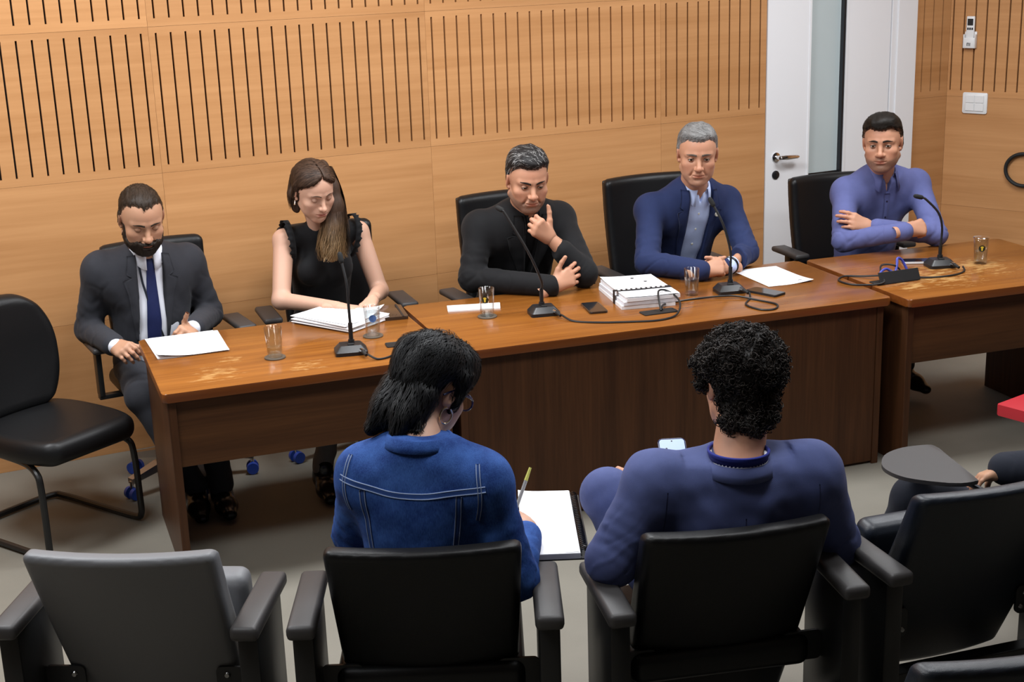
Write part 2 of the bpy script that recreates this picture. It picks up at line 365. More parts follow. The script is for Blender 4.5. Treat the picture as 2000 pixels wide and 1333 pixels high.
for i in range(5):
    x0 = -.629 + 1.324 * (i - 1); x1 = min(x0 + 1.324, 4.014); ns = [PITCH * k for k in range(-30, 61) if x0 + .01 < PITCH * k < x1 - .02]
    for r in range(5):
        sl = ns if r >= 2 else []; wall_panel(wall_back, x0, x1, ROW[r], ROW[r + 1], sl, (ROW[r] + .0355, min(ROW[r] + .6235, CEIL - .04)), 'wall_wood')
for r in range(5): wall_panel(wall_back, 5.045, 5.305, ROW[r], ROW[r + 1], [5.109, 5.178, 5.247] if r >= 2 else [], (ROW[r] + .0355, min(ROW[r] + .6235, CEIL - .04)), 'wall_wood')
wall_panel(wall_back, -3.2, -1.953, 0, CEIL, [], (0, 0), 'wall_wood')
for i in range(5):
    for r in range(5): x0 = 1.324 * i; wall_panel(wall_right, x0, x0 + 1.324, ROW[r], ROW[r + 1], [x0 + .018 + PITCH * k for k in range(20) if .012 < .018 + PITCH * k < 1.31] if r >= 2 else [], (ROW[r] + .0355, min(ROW[r] + .6235, CEIL - .04)), 'wall_wood_side', MR)
# door
bm = bmesh.new(); x0, x1, a, c = 4.018, 4.862, 4.308, 4.548
for q in ((x0, a, .01, 2.10), (c, x1, .01, 2.10), (a, c, .01, .86), (a, c, 1.98, 2.10)): box(bm, q[0], q[1], -.006, .036, q[2], q[3])
bmesh.ops.remove_doubles(bm, verts=bm.verts, dist=1e-5); door = struct('door_1', bm, 'door_white')
bm = bmesh.new(); box(bm, a, c, .026, .032, .86, 1.98); bm_obj('pane', bm, 'glass_frost', door)
bm = bmesh.new(); box(bm, a + .001, c - .001, .020, .027, .86, .925); bm_obj('lower_sill', bm, 'dark_metal', door)
bm = bmesh.new(); box(bm, c - .014, c - .001, -.004, .026, .86, 1.98); bm_obj('dark_reveal', bm, 'dark_metal', door)  # dark strip standing in for the right reveal, its darkness put into the colour
bm = bmesh.new(); box(bm, a - .011, a, -.010, -.006, .84, 2.0); box(bm, c, c + .011, -.010, -.006, .84, 2.0); bm_obj('pane_bead', bm, 'door_white', door)
bm = bmesh.new(); lathe(bm, [(0, 0), (.026, 0), (.026, .006), (.012, .009), (.011, .045), (0, .045)], 20); bmesh.ops.transform(bm, matrix=Matrix.Translation((4.085, -.006, 1.045)) @ Matrix.Rotation(PI / 2, 4, 'X'), verts=bm.verts)
tube(bm, spline([(4.085, -.048, 1.045), (4.11, -.056, 1.045), (4.15, -.056, 1.044), (4.21, -.05, 1.042)], 5), [.010, .011, .012, .0125, .013, .0135, .0135, .0135, .013, .013, .0125, .012, .0115, .011, .010, .007], 10); bm_obj('door_handle', bm, 'chrome', door, True)
bm = bmesh.new(); lathe(bm, [(0, 0), (.024, 0), (.024, .005), (.02, .007), (0, .007)], 20); box(bm, -.004, .004, -.012, .012, .007, .010); bmesh.ops.transform(bm, matrix=Matrix.Translation((4.085, -.006, .945)) @ Matrix.Rotation(PI / 2, 4, 'X'), verts=bm.verts); bm_obj('keyhole_plate', bm, 'dark_metal', door, True)
bm = bmesh.new()
for q in ((4.868, 4.905, -.012, .03), (4.905, 5.043, -.020, .03)): box(bm, q[0], q[1], q[2], q[3], 0, 2.16, .002)
box(bm, 4.012, 5.043, -.02, .03, 2.104, 2.16, .002); struct('trim_1', bm, 'door_white')
# things on the right wall
def rw(o): o.matrix_world = MR; return o
t = tag(rw(empty('light_switch')), 'white four-way light switch plate on wood wall', 'switch')
simple('plate', t, 'white_plastic', lambda bm: prism(bm, rrect(.103, .25, 1.198, 1.318, .008), 0, .009, .003, M=Matrix.Rotation(PI / 2, 4, 'X')), True)
for i in (0, 1):
    for j in (0, 1): simple('rocker', t, 'white_plastic', lambda bm: box(bm, .122 + i * .056, .174 + i * .056, -.014, -.008, 1.213 + j * .047, 1.256 + j * .047, .002))
t = tag(rw(empty('remote_control')), 'white air conditioner remote in wall holder', 'remote')
simple('holder', t, 'white_plastic', lambda bm: (box(bm, .094, .166, -.008, 0, 1.572, 1.665, .003), box(bm, .094, .166, -.030, -.024, 1.572, 1.632, .003), box(bm, .094, .100, -.03, 0, 1.572, 1.65, .002), box(bm, .160, .166, -.03, 0, 1.572, 1.65, .002)), True)
rm = simple('handset', t, 'white_plastic', lambda bm: box(bm, .106, .154, -.023, -.008, 1.578, 1.752, .005), True)
simple('display', rm, 'black_plastic', lambda bm: box(bm, .113, .147, -.0242, -.022, 1.70, 1.738, .001))
for i in range(3): simple('button', rm, 'dark_metal', lambda bm: box(bm, .113 + i * .0125, .1225 + i * .0125, -.0245, -.022, 1.675, 1.688, .001))
simple('sticker', t, 'black_plastic', lambda bm: (box(bm, .118, .122, -.0306, -.0295, 1.585, 1.603), box(bm, .126, .130, -.0306, -.0295, 1.585, 1.603), box(bm, .134, .138, -.0306, -.0295, 1.585, 1.603), box(bm, .118, .130, -.0306, -.0295, 1.600, 1.603)))
bm = bmesh.new(); tube(bm, [(.49 + .103 * math.cos(t_), -.02, .893 + .092 * math.sin(t_)) for t_ in np.linspace(0, 2 * PI, 40, endpoint=False)], .0105, 10, True); o = tag(rw(bm_obj('wall_hoop', bm, 'rubber', None, True)), 'black rubber hoop hanging on the right wood wall', 'hoop')
# ------------------------------------------------------------------ people
tinted('skin', rough=.5, sss=.12, spec=.35, bump=.12, bscale=900)
tinted('hair', rough=.55, spec=.22, bump=.0)
plain('eye_white', (.75, .72, .68), rough=.15); plain('iris', (.05, .028, .015), rough=.1); plain('lash', (.02, .015, .012), rough=.6)
def rotm(yaw=0, pitch=0, roll=0):
    """head frame: x = person's right, y = where the face looks, z = up; pitch > 0 looks down"""
    return np.array(Matrix.Rotation(yaw, 3, 'Z') @ Matrix.Rotation(-pitch, 3, 'X') @ Matrix.Rotation(roll, 3, 'Y'))
def gauss(p, c, r): return np.exp(-(((p - np.array(c)) / np.array(r)) ** 2).sum(1))
def head_field(jaw=1., chin=1., nose=1., cheek=1., female=False, neck=(0, -.05, -.22), neck_r=.056, lips=1., h=.0026, brow=1., fold=.6):
    f = Field((-.125, -.165, -.25), (.125, .15, .17), h)
    f.ell((0, -.02, .032), (.0765, .094, .084), .0); f.ell((0, .016, .04), (.066, .073, .068), .03)
    f.ell((0, .022, -.02), (.066, .068, .09), .03)
    f.ell((0, .04, -.066), (.052 * jaw, .05, .045), .03)
    for s in (-1, 1):
        f.cap((s * .057 * jaw, .0, -.055), (s * .02 * jaw, .066, -.1), .017, .015, .022)
        f.ell((s * .044, .06, -.022), (.023 * cheek, .02, .017), .022); f.ell((s * .041, .045, -.052), (.016 if not female else .018, .026, .027), .03)
        f.cap((s * .012, .085, .024), (s * .047, .066, .022), .009 * brow, .009 * brow, .014)
        pass
    f.ell((0, .075, -.1), (.02 * chin * jaw, .017 * chin, .017), .018)
    f.ell((0, .076, -.062), (.028, .02, .026), .02)
    for s in (-1, 1): f.ell((s * .033, .0965, .0035), (.0205, .0175, .0135), .013, 's')
    # nose
    f.cap((0, .084, .012), (0, .109 * (1 if female else 1.0), -.028), .0075, .0098 * nose, .012)
    f.ell((0, .1095, -.0325), (.0125 * nose, .0125, .0105), .008)
    for s in (-1, 1):
        f.ell((s * .0125 * nose, .098, -.0355), (.0082 * nose, .0105, .008), .006)
        f.ell((s * .0065, .106, -.0435), (.004, .006, .004), .003, 's')
        f.cap((s * .02, .093, -.042), (s * .032, .08, -.066), .0018 * fold, .0018 * fold, .016, 's') if fold else None     # fold beside the mouth
    # mouth
    f.cap((-.02, .0905, -.0615), (0, .0965, -.061), .0042 * lips, .0052 * lips, .005); f.cap((.02, .0905, -.0615), (0, .0965, -.061), .0042 * lips, .0052 * lips, .005)
    f.cap((-.014, .0915, -.0715), (.014, .0915, -.0715), .0062 * lips, .0062 * lips, .006)
    f.cap((-.025, .0925, -.0640), (0, .1015, -.0668), .0018, .0028, .003, 's'); f.cap((.025, .0925, -.0640), (0, .1015, -.0668), .0018, .0028, .003, 's')
    f.ell((0, .097, -.083), (.016, .008, .005), .010, 's')
    # neck
    f.cap((0, -.03, -.05), neck, neck_r, neck_r * 1.08, .025)
    n = np.array(neck); f.cap((0, .04, -.09), n + (0, .045, .02), .012, .012, .04)
    # ears
    for s in (-1, 1):
        R = np.array(Matrix.Rotation(s * -.35, 3, 'Z') @ Matrix.Rotation(-.2, 3, 'X'))
        f.ell((s * .0805, -.012, .0), (.0085, .0185, .033), .006, R=R)
        f.ell((s * .0895, -.008, .002), (.0068, .0105, .02), .004, 's', R=R)
        f.ell((s * .0775, -.003, -.027), (.006, .009, .009), .006)
    return f
def eye_parts(c, look=(0, 1, 0), upper=18, lower=-22, r=.0122):
    """eyeball (white, iris) and lids as one vertex soup; lids are patches of a slightly larger sphere"""
    c = np.array(c); V = []; F = []; MI = []
    L = np.array(Vector(look).to_track_quat('Z', 'Y').to_matrix())
    rings = [0, 12, 24, 30, 42, 60, 80, 110, 150, 180]; n = 16
    for a in rings:
        for k in range(n): V.append(c + L @ (r * np.array([math.sin(math.radians(a)) * math.cos(2 * PI * k / n), math.sin(math.radians(a)) * math.sin(2 * PI * k / n), math.cos(math.radians(a))])))
    for i in range(len(rings) - 1):
        for k in range(n): F.append((i * n + k, i * n + (k + 1) % n, (i + 1) * n + (k + 1) % n, (i + 1) * n + k)); MI.append(2 if rings[i] < 27 else 1)
    def lid(t0, t1, rr, mi):
        b = len(V); nu, nv = 14, 8
        for i in range(nv + 1):
            for k in range(nu + 1):
                x = -1 + 2 * k / nu; bow = math.sqrt(max(0, 1 - x * x)) if mi == 0 else math.sqrt(max(0, 1 - x * x))
                mid = -4; e = mid + (t1 - mid) * bow if abs(t1) < 80 else t1
                th = math.radians(t0 + (e - t0) * i / nv); q = math.sqrt(max(0, 1 - (x * .96) ** 2))
                V.append(c + rr * np.array([x * .96, q * math.cos(th), q * math.sin(th)]))
        for i in range(nv):
            for k in range(nu): F.append((b + i * (nu + 1) + k, b + i * (nu + 1) + k + 1, b + (i + 1) * (nu + 1) + k + 1, b + (i + 1) * (nu + 1) + k)); MI.append(mi)
    lid(110, upper, r + .0016, 0); lid(-100, lower, r + .0013, 0)
    lid(upper + 5, upper - 1.5, r + .0021, 3)
    return np.array(V), F, MI
HAIR_SHORT = [(.094, .082), (.07, .07), (.054, .058), (.046, .03), (.032, .012), (.026, -.022), (.010, -.022), (.006, .022), (-.018, .036), (-.036, .012), (-.04, -.03), (-.05, -.075), (-.09, -.1), (-.16, -.1), (-.16, .2), (.15, .2), (.15, .09)]
def hair_field(hf, poly, thick=.01, top=.0, wide=.0, bend=6., extra=None, h=None, noise=(.0012, 260), seed=1, aniso=(1, .3, .6), taper=.014, peak=0., recess=.010):
    """hair as a layer over the scalp, cut to the hair line given in the side view (y, z)"""
    f = hf.copy(); X, Y, Z = f.ax[0][:, None, None], f.ax[1][None, :, None], f.ax[2][None, None, :]
    up = np.clip((Z - .03) / .08, 0, 1)
    ax_ = np.abs(X); ir = .0016 * np.sin(X * 410 + 1) + .0012 * np.sin(X * 930) + .0012 * np.sin(Z * 700 + Y * 500)
    reg = poly_sd(poly, Y + bend * X * X, Z + peak * ax_ - recess * np.exp(-((ax_ - .042) / .016) ** 2)) + ir; f.reg = reg; tp = np.clip(-reg / taper, 0, 1); tp = tp * (2 - tp)
    T = thick + top * up + wide * np.clip(np.abs(X) / .07, 0, 1) * (1 - up)
    f.d = (f.d - T * tp + .003 * (1 - tp)).astype(np.float32)
    if extra: extra(f)
    if noise: f.noise(noise[0], noise[1], seed, 10, aniso)
    f.d = smax(f.d, (reg - .002).astype(np.float32), .002); return f
def strands(f, n, flow, length, seg=5, width=.0011, lift=.0015, jit=.25, seed=0, keep=None, rise=.0):
    """thin ribbons that follow a direction field over a surface"""
    rng = np.random.RandomState(seed); V, F = f.mesh(); C = V[F].mean(1)
    if keep is not None: C = C[keep(C)]
    p = C[rng.randint(0, len(C), n)]; L = length * rng.uniform(.6, 1.3, n); P = [f.conform(p, .0, 2)]
    j = rng.normal(0, jit, (n, 3))
    for i in range(seg):
        g = f.grad(P[-1]); d = flow(P[-1]) + j; d = d - (d * g).sum(1, keepdims=True) * g; d /= np.linalg.norm(d, axis=1, keepdims=True) + 1e-9
        q = P[-1] + d * (L / seg)[:, None]; q = f.conform(q, lift * (i + 1) / seg, 2) + g * rise * (i + 1) / seg; P.append(q)
    return ribbons(np.stack(P, 1), width, f)
def ribbons(P, width, f=None):
    n, m, _ = P.shape; T = np.gradient(P, axis=1); T /= np.linalg.norm(T, axis=2, keepdims=True) + 1e-9
    if f is not None: G = f.grad(P.reshape(-1, 3)).reshape(P.shape)
    else: G = np.broadcast_to(np.array([0, 0, 1.]), P.shape)
    S = np.cross(T, G); S /= np.linalg.norm(S, axis=2, keepdims=True) + 1e-9
    w = width * np.array([1 - .75 * (i / (m - 1)) ** 2 for i in range(m)])[None, :, None]
    V = np.stack([P - S * w, P + S * w], 2).reshape(-1, 3)
    i = np.arange(n)[:, None] * (2 * m) + np.arange(m - 1)[None] * 2
    F = np.stack([i, i + 1, i + 3, i + 2], 2).reshape(-1, 4); return V, F
def join(parts):
    V = []; F = []; o = 0; n = []
    for v, f in parts: V.append(np.asarray(v)); F.append(np.asarray(f) + o); o += len(v); n.append(len(v))
    return np.concatenate(V), np.concatenate(F), n
class Body:
    def __init__(s, name, label, J, cat='person', group=None):
        h = np.array(J['hip']); s.base = np.array([h[0], h[1], 0]); s.root = tag(empty(name, s.base), label, cat, group)
        s.J = {k: np.array(v) - s.base for k, v in J.items()}
        for k, v in s.J.items(): setattr(s, k, v)
        s.lat = unit(s.shR - s.shL); up = unit(s.neck - s.hip); s.fwd = unit(np.cross(up, s.lat)); s.up = np.cross(s.lat, s.fwd)
        s.R = np.stack([s.lat, s.fwd, s.up], 1); s.parts = []
    def w(s, p): return np.array(p, float) - s.base
    def at(s, x, y, z): return s.neck + x * s.lat + y * s.fwd + z * s.up
    def grid(s, names, pad=.13, h=.0055):
        P = np.array([s.J[n] for n in names]); return Field(P.min(0) - pad, P.max(0) + pad, h)
    def out(s, name, f, mat, pig=None, smooth=True):
        V, F = f.mesh(); return mesh_obj(name, V, F, mat, s.root, smooth, pigment=None if pig is None else np.tile(pig, (len(V), 1)))
    # ---- skin
    def set_head(s, yaw, pitch, roll=0, scale=1., **kw):
        s.hR = rotm(yaw, pitch, roll); s.hs = scale; nk = s.hR.T @ (s.neck - s.head) / scale
        s.hf = head_field(neck=tuple(nk), **kw); return s
    def hw(s, V): return (np.asarray(V) @ s.hR.T) * s.hs + s.head
    def skin_head(s, col, lip=(.75, .5, .5), stubble=None, ruddy=.25, eye=(.0325, .0745, .003), upper=16, lower=-20, look=(0, 1, 0)):
        V, F = s.hf.mesh(); c = np.tile(np.array(col, float), (len(V), 1)); s.col = np.array(col)
        red = sum(gauss(V, (q * .045, .072, -.03), (.022, .03, .02)) for q in (-1, 1)) + 1.1 * gauss(V, (0, .115, -.034), (.017, .02, .015)) + sum(.9 * gauss(V, (q * .085, -.01, 0), (.015, .03, .04)) for q in (-1, 1)) + .5 * gauss(V, (0, .09, .06), (.05, .03, .03))
        c = c * (1 - ruddy * np.clip(red, 0, 1.2)[:, None] * np.array([.05, .38, .42]))
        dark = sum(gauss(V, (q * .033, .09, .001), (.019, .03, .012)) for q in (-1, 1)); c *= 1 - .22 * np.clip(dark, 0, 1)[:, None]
        lp = np.clip(gauss(V, (0, .098, -.0665), (.019, .014, .0085)) * 1.6, 0, 1)[:, None]; c = c * (1 - lp) + c * np.array(lip) * lp
        if stubble is not None:
            st, amt = stubble; z = V[:, 2]; y = V[:, 1]
            m = np.clip((-.046 - z + .35 * np.clip(.06 - y, -.03, .06)) / .012, 0, 1) * np.clip((z + .135) / .02, 0, 1) * np.clip((y - .0) / .012, 0, 1)
            m = np.maximum(m, gauss(V, (0, .1, -.053), (.026, .03, .0075))) * (1 - lp[:, 0]); rng = np.random.RandomState(2)
            m = np.clip(m * amt * rng.uniform(.75, 1.15, len(m)), 0, 1)[:, None]; c = c * (1 - m) + np.array(st) * m
        s.parts.append((s.hw(V), F, c, np.zeros(len(F), int)))
        for q in (-1, 1):
            v, f, mi = eye_parts((q * eye[0], eye[1], eye[2]), look, upper, lower); s.parts.append((s.hw(v), np.array(f), np.tile(s.col * .74, (len(v), 1)), np.array(mi)))
        return s
    def brows(s, col, w=.0036, arch=.0035, z=.0245, tilt=0.):
        for q in (-1, 1):
            P = np.array([[q * x, .12, z + arch * math.sin(PI * min(1, t * 1.15)) + tilt * (.5 - t)] for t, x in [(i / 11, .011 + .041 * i / 11) for i in range(12)]])
            f = s.hf; p = P.copy()
            for i in range(40): d = f.sample(p); p[:, 1] -= np.clip(d - .0004, 0, .004)
            wv = w * np.array([.75 + .5 * math.sin(PI * min(1, i / 11 + .15)) - .5 * (i / 11) ** 3 for i in range(12)])
            a = p.copy(); b = p.copy(); a[:, 2] -= wv; b[:, 2] += wv; a = f.conform(a, .0006, 3); b = f.conform(b, .0006, 3); m = f.conform(p, .0022, 3)
            V = np.stack([a, m, b], 1).reshape(-1, 3); F = []
            for i in range(11):
                for k in (0, 1): F.append((3 * i + k, 3 * i + 3 + k, 3 * i + 4 + k, 3 * i + 1 + k))
            mesh_obj('eyebrow', s.hw(V), np.array(F), 'hair', s.root, True, pigment=np.tile(col, (len(V), 1)))
        return s
    def hand(s, side, at, d, back, curl=((25, 30, 20),) * 4, spread=4, thumb=((40, -20), (20, -20), (10, -10)), size=1., h=.0027, bend=0, fan=(1.5, .5, -.5, -1.5)):
        """side +1 right hand, -1 left; at = wrist, d = towards the fingers, back = out of the back of the hand"""
        y = unit(d); z = unit(np.array(back) - y * np.dot(back, y)); x = np.cross(y, z); M = np.stack([x, y, z], 1); sg = -side   # thumb on -x for a right hand
        f = Field((-.1, -.07, -.1), (.1, .2, .07), h)
        f.cap((0, -.06, 0), (0, .005, 0), .027, .024, .01, flat=((0, 0, 1), .78))
        kx = (.031, .0105, -.0105, -.029); ky = (.083, .088, .084, .075); fr = (.0092, .0095, .009, .0078); fl = (.072, .08, .073, .056)
        for i in range(4):
            f.cap((sg * kx[i] * .45, .012, -.001), (sg * kx[i], ky[i], .0), .0155, .0118, .022)
        f.ell((sg * .019, .04, -.013), (.015, .03, .012), .012); f.ell((-sg * .018, .038, -.012), (.014, .03, .011), .012)
        for i in range(4):
            p = np.array([sg * kx[i], ky[i], .0]); a = 0; sp = math.radians(spread * fan[i]) * sg
            for j, (q, ll) in enumerate(zip(curl[i] if len(curl) == 4 else curl[0], (.46, .30, .24))):
                a += math.radians(q); dd = np.array([math.sin(sp) * math.cos(a), math.cos(sp) * math.cos(a), -math.sin(a)]); e = p + dd * fl[i] * ll
                f.cap(p, e, fr[i] * (1 - .08 * j), fr[i] * (.94 - .09 * j), .004 if j else .008); p = e
        p = np.array([sg * .022, .022, -.006]); a0, a1 = 0, 0
        for j, ((o, dn), ll, r) in enumerate(zip(thumb, (.042, .033, .026), (.0145, .0108, .0098))):
            a0 += math.radians(o); a1 += math.radians(dn); dd = np.array([sg * math.sin(a0) * math.cos(a1), math.cos(a0) * math.cos(a1), math.sin(a1)]); e = p + dd * ll
            f.cap(p, e, r, r * .86, .012 if j == 0 else .005); p = e
        V, F = f.mesh(); c = np.tile(s.col, (len(V), 1)); tipred = np.clip((V[:, 1] - .085) / .08, 0, 1)[:, None]; c = c * (1 - tipred * np.array([.02, .14, .14]))
        s.parts.append(((V * size) @ M.T + np.array(at), F, c, np.zeros(len(F), int))); return s
    def limb_skin(s, f):
        V, F = f.mesh(); s.parts.append((V, F, np.tile(s.col, (len(V), 1)), np.zeros(len(F), int))); return s
    def finish_skin(s):
        c = s.grid(['neck', 'shL', 'shR', 'elL', 'elR', 'hip', 'head'] + [q for q in ('wrL', 'wrR')], .1, .012)      # the rest of the body under the clothes
        c.cap(s.hip, s.neck - s.up * .08, .09, .08, .04); c.cap(s.neck - s.up * .08, s.head - s.up * .03, .04, .04, .03)
        for q in 'LR': c.cap(s.neck - s.up * .06, s.J['sh' + q] - s.up * .01, .03, .032, .03); c.cap(s.J['sh' + q] - s.up * .01, s.J['el' + q], .034, .03, .02); c.cap(s.J['el' + q], s.J['wr' + q], .028, .02, .02)
        s.limb_skin(c)
        V, F, n = join([(p[0], p[1]) for p in s.parts]); pig = np.concatenate([p[2] for p in s.parts]); mi = np.concatenate([p[3] for p in s.parts])
        o = mesh_obj('body', V, F, ['skin', 'eye_white', 'iris', 'lash'], s.root, True, pigment=pig)
        if len(o.data.polygons) == len(mi): o.data.polygons.foreach_set('material_index', mi.astype(np.int32))
        return o
    # ---- hair
    def hair(s, poly, col, thick=.008, top=.008, wide=0., flow=None, n=2500, length=.03, var=.35, name='hair', extra=None, noise=(.0012, 260), bend=6., lift=.002, width=.0010, jit=.25, rise=0, grey=None, aniso=(1, .3, .6), keep=None, peak=0., recess=.010, taper=.014, fade=.006):
        f = hair_field(s.hf, poly, thick, top, wide, bend, extra, noise=noise, aniso=aniso, peak=peak, recess=recess, taper=taper); V, F = f.mesh(); parts = [(V, F)]; rng = np.random.RandomState(5)
        col = np.array(col); pig = [np.tile(col, (len(V), 1)) * rng.uniform(.8, 1.2, (len(V), 1))]
        iq = np.clip(np.round((V - f.lo) / f.h).astype(int), 0, f.n - 1); rg = f.reg[iq[:, 0], iq[:, 1], iq[:, 2]]; bl = (.75 * np.clip(1 + rg / fade, 0, 1))[:, None] * rng.uniform(.5, 1, (len(V), 1)); pig[0] = pig[0] * (1 - bl) + s.col * .8 * bl
        if n:
            flow = flow or (lambda p: np.stack([p[:, 0] * 0, -np.ones(len(p)), -.1 - np.clip(-p[:, 1] * 12, 0, 3)], 1))
            sv, sf = strands(f, n, flow, length, lift=lift, width=width, jit=jit, rise=rise, keep=keep); parts.append((sv, sf)); m = len(sv) // n
            k = col * rng.uniform(1 - var, 1 + var, (n, 1))
            if grey is not None: g = rng.uniform(0, 1, n) < grey[1]; k[g] = np.array(grey[0]) * rng.uniform(.7, 1.2, (g.sum(), 1))
            pig.append(np.repeat(k, m, 0))
        V, F, _ = join(parts); s.hair_f = f
        return mesh_obj(name, s.hw(V), F, 'hair', s.root, True, pigment=np.concatenate(pig))
    # ---- clothes
    def torso(s, f, g=0., belly=0., chest=1., wide=1., hips=1., sh=.058):
        H, K = s.hip, s.neck; L = np.linalg.norm(K - H); u = s.up
        f.ell(H + (K - H) * .70 - s.fwd * .01, (.165 * wide + g, .112 * chest + g, L * .36 + g), .03, R=s.R)
        f.ell(H + (K - H) * .36 + s.fwd * belly * .5, (.15 * wide + g, .11 + g + belly, L * .42 + g), .06, R=s.R)
        f.ell(H, (.165 * hips + g, .125 * hips + g, .115 + g), .06, R=s.R)
        for q in (s.shL, s.shR):
            i = q + (s.neck - q) * .28
            f.cap(q + (s.neck - q) * .1 - s.up * .006, s.neck - s.up * .02, sh * .88 + g, sh * .9 + g, .06); f.ell(q - s.up * .022, (sh * .95 + g, sh + g, sh + g), .055)
            f.ell(q + (s.neck - q) * .38 - s.up * .08 + s.fwd * .02, (.07 + g, .075 + g, .09 + g), .05, R=s.R)
        return f
    def arm(s, f, q, r=(.055, .046, .043, .034), g=0., to=1., fold=.004, k=.03):
        S, E, W = s.J['sh' + q], s.J['el' + q], s.J['wr' + q]; W = E + (W - E) * to; rw = r[2] + (r[3] - r[2]) * to
        f.cap(S, E, r[0] + g, r[1] + g, k, fold=(fold, 4.3, .8, .35) if fold else None); f.cap(E, W, r[2] + g, rw + g, .02, fold=(fold, 4.1, .2, .35) if fold else None); return f
    def cuff(s, f, q, r=.036, a=.9, b=1.06):
        E, W = s.J['el' + q], s.J['wr' + q]; return f.cap(E + (W - E) * a, E + (W - E) * b, r, r, .004)
    def cut(s, f, poly, k=.004, front=1, y0=-.02):
        """cut a panel given in chest coordinates (x, z from the neck) out of the front (or back)"""
        X, Y, Z = f.ax[0][:, None, None], f.ax[1][None, :, None], f.ax[2][None, None, :]
        A = [X - s.neck[0], Y - s.neck[1], Z - s.neck[2]]; pr = lambda v: A[0] * v[0] + A[1] * v[1] + A[2] * v[2]
        sd = np.maximum(poly_sd(poly, pr(s.lat), pr(s.up)), y0 - pr(s.fwd) * front); f.d = smax(f.d, -sd.astype(np.float32), k); return f
    def above(s, f, z, k=.01, tilt=0.):
        """drop everything above a plane at height z over the neck joint (tilted down to the front)"""
        X, Y, Z = f.ax[0][:, None, None], f.ax[1][None, :, None], f.ax[2][None, None, :]
        v = s.up + tilt * s.fwd; A = (X - s.neck[0], Y - s.neck[1], Z - s.neck[2]); d = A[0] * v[0] + A[1] * v[1] + A[2] * v[2] - z
        f.d = smax(f.d, np.minimum(d, .15 - np.sqrt(A[0] ** 2 + A[1] ** 2 + A[2] ** 2)).astype(np.float32), k); return f
    def front(s, f, xz, off=.003, side=1, far=.32):
        """points in chest coordinates dropped onto the cloth from the front (side=1) or the back (-1)"""
        P = np.array([s.at(x, far * side, z) for x, z in xz]); d = -s.fwd * side; t = np.zeros(len(P)); done = np.zeros(len(P), bool)
        for i in range(160):
            v = f.sample(P + t[:, None] * d) - off; done |= v < 0; t = np.where(done, t, t + np.clip(v * .7, .0012, .03))
            if done.all(): break
        t = np.where(done, t, far - .1)
        return P + t[:, None] * d
    def patch(s, name, f, A, B, mat, n=6, off=.002, thick=.003, side=1, m=24, parent=None):
        """thin cloth piece between two curves (chest coordinates), laid on the cloth below"""
        def rs(c):
            c = np.array(c, float); l = np.r_[0, np.cumsum(np.linalg.norm(np.diff(c, axis=0), axis=1))]; t = np.linspace(0, l[-1], m); return np.stack([np.interp(t, l, c[:, i]) for i in (0, 1)], 1)
        a, b = rs(A), rs(B); G = np.stack([a + (b - a) * j / n for j in range(n + 1)], 1).reshape(-1, 2); p = s.front(f, G, off, side); g = f.grad(p)
        return s.slab(name, p.reshape(m, n + 1, 3), g.reshape(m, n + 1, 3), thick, mat, parent)
    def slab(s, name, p, g, thick, mat, parent=None):
        m, n, _ = p.shape; edge = np.ones((m, n)); edge[0] = edge[-1] = 0; edge[:, 0] = edge[:, -1] = 0
        top = p + g * thick * (.55 + .45 * edge[..., None]); bot = p - g * .002; V = np.concatenate([top.reshape(-1, 3), bot.reshape(-1, 3)]); F = []; o = m * n
        for i in range(m - 1):
            for j in range(n - 1): a = i * n + j; F += [(a, a + 1, a + n + 1, a + n), (o + a, o + a + n, o + a + n + 1, o + a + 1)]
        for i in range(m - 1):
            for j in (0, n - 1): a = i * n + j; F.append((a, a + n, o + a + n, o + a))
        for j in range(n - 1):
            for i in (0, m - 1): a = i * n + j; F.append((a, a + 1, o + a + 1, o + a))
        return mesh_obj(name, V, np.array(F), mat, parent or s.root, True)
    def strip(s, name, f, pts, width, mat, off=.001, thick=.0015, parent=None, n=2):
        p = np.array(spline(pts, 6)); p = f.conform(p, off, 6); T = np.gradient(p, axis=0); T /= np.linalg.norm(T, axis=1, keepdims=True) + 1e-9; g = f.grad(p); S = np.cross(T, g)
        P = np.stack([p + S * width * (j / n - .5) for j in range(n + 1)], 1); sh = P.shape; Q = f.conform(P.reshape(-1, 3), off, 3); G = f.grad(Q)
        return s.slab(name, Q.reshape(sh), G.reshape(sh), thick, mat, parent)
    def collar(s, name, mat, r=(.066, .07), h=.034, flare=.022, gap=24, drop=.02, point=.03, z0=0., back=.012, y0=0., tilt=.25, n=40, parent=None, thick=.0028, spread=.0, rise=0.):
        """folded collar around the neck: stand, fold and fall, longer towards the front points"""
        c = s.neck + s.up * z0 + s.fwd * y0; up = unit(s.up - tilt * 0 * s.fwd); V = []
        for i in range(n + 1):
            ph = math.radians(gap + (360 - 2 * gap) * i / n); cx, cy = math.sin(ph), math.cos(ph); e = max(0, cy) ** 2; fr = (1 - cy) / 2
            zt = h + back * fr - .02 * (1 - fr) * tilt * 4 * .5
            d = s.lat * cx; fw = s.fwd * cy; pt = math.exp(-(min(i, n - i) / (n * .1)) ** 2)
            def P(k, z, ex=0): return c + d * (r[0] + k) + fw * (r[1] + k + ex) + up * (z + rise * fr)
            V += [P(0, -.015), P(-.003, zt - .004), P(-.001, zt), P(.003, zt - .001), P(flare * .6, zt * .35 - drop * .3), P(flare + spread * pt, -drop - point * pt, .012 * pt)]
        V = np.array(V); k = 6; F = [(i * k + j, i * k + j + 1, (i + 1) * k + j + 1, (i + 1) * k + j) for i in range(n) for j in range(k - 1)]
        o = mesh_obj(name, V, np.array(F), mat, parent or s.root, True); md = o.modifiers.new('thickness', 'SOLIDIFY'); md.thickness = thick; md.offset = 0; return o
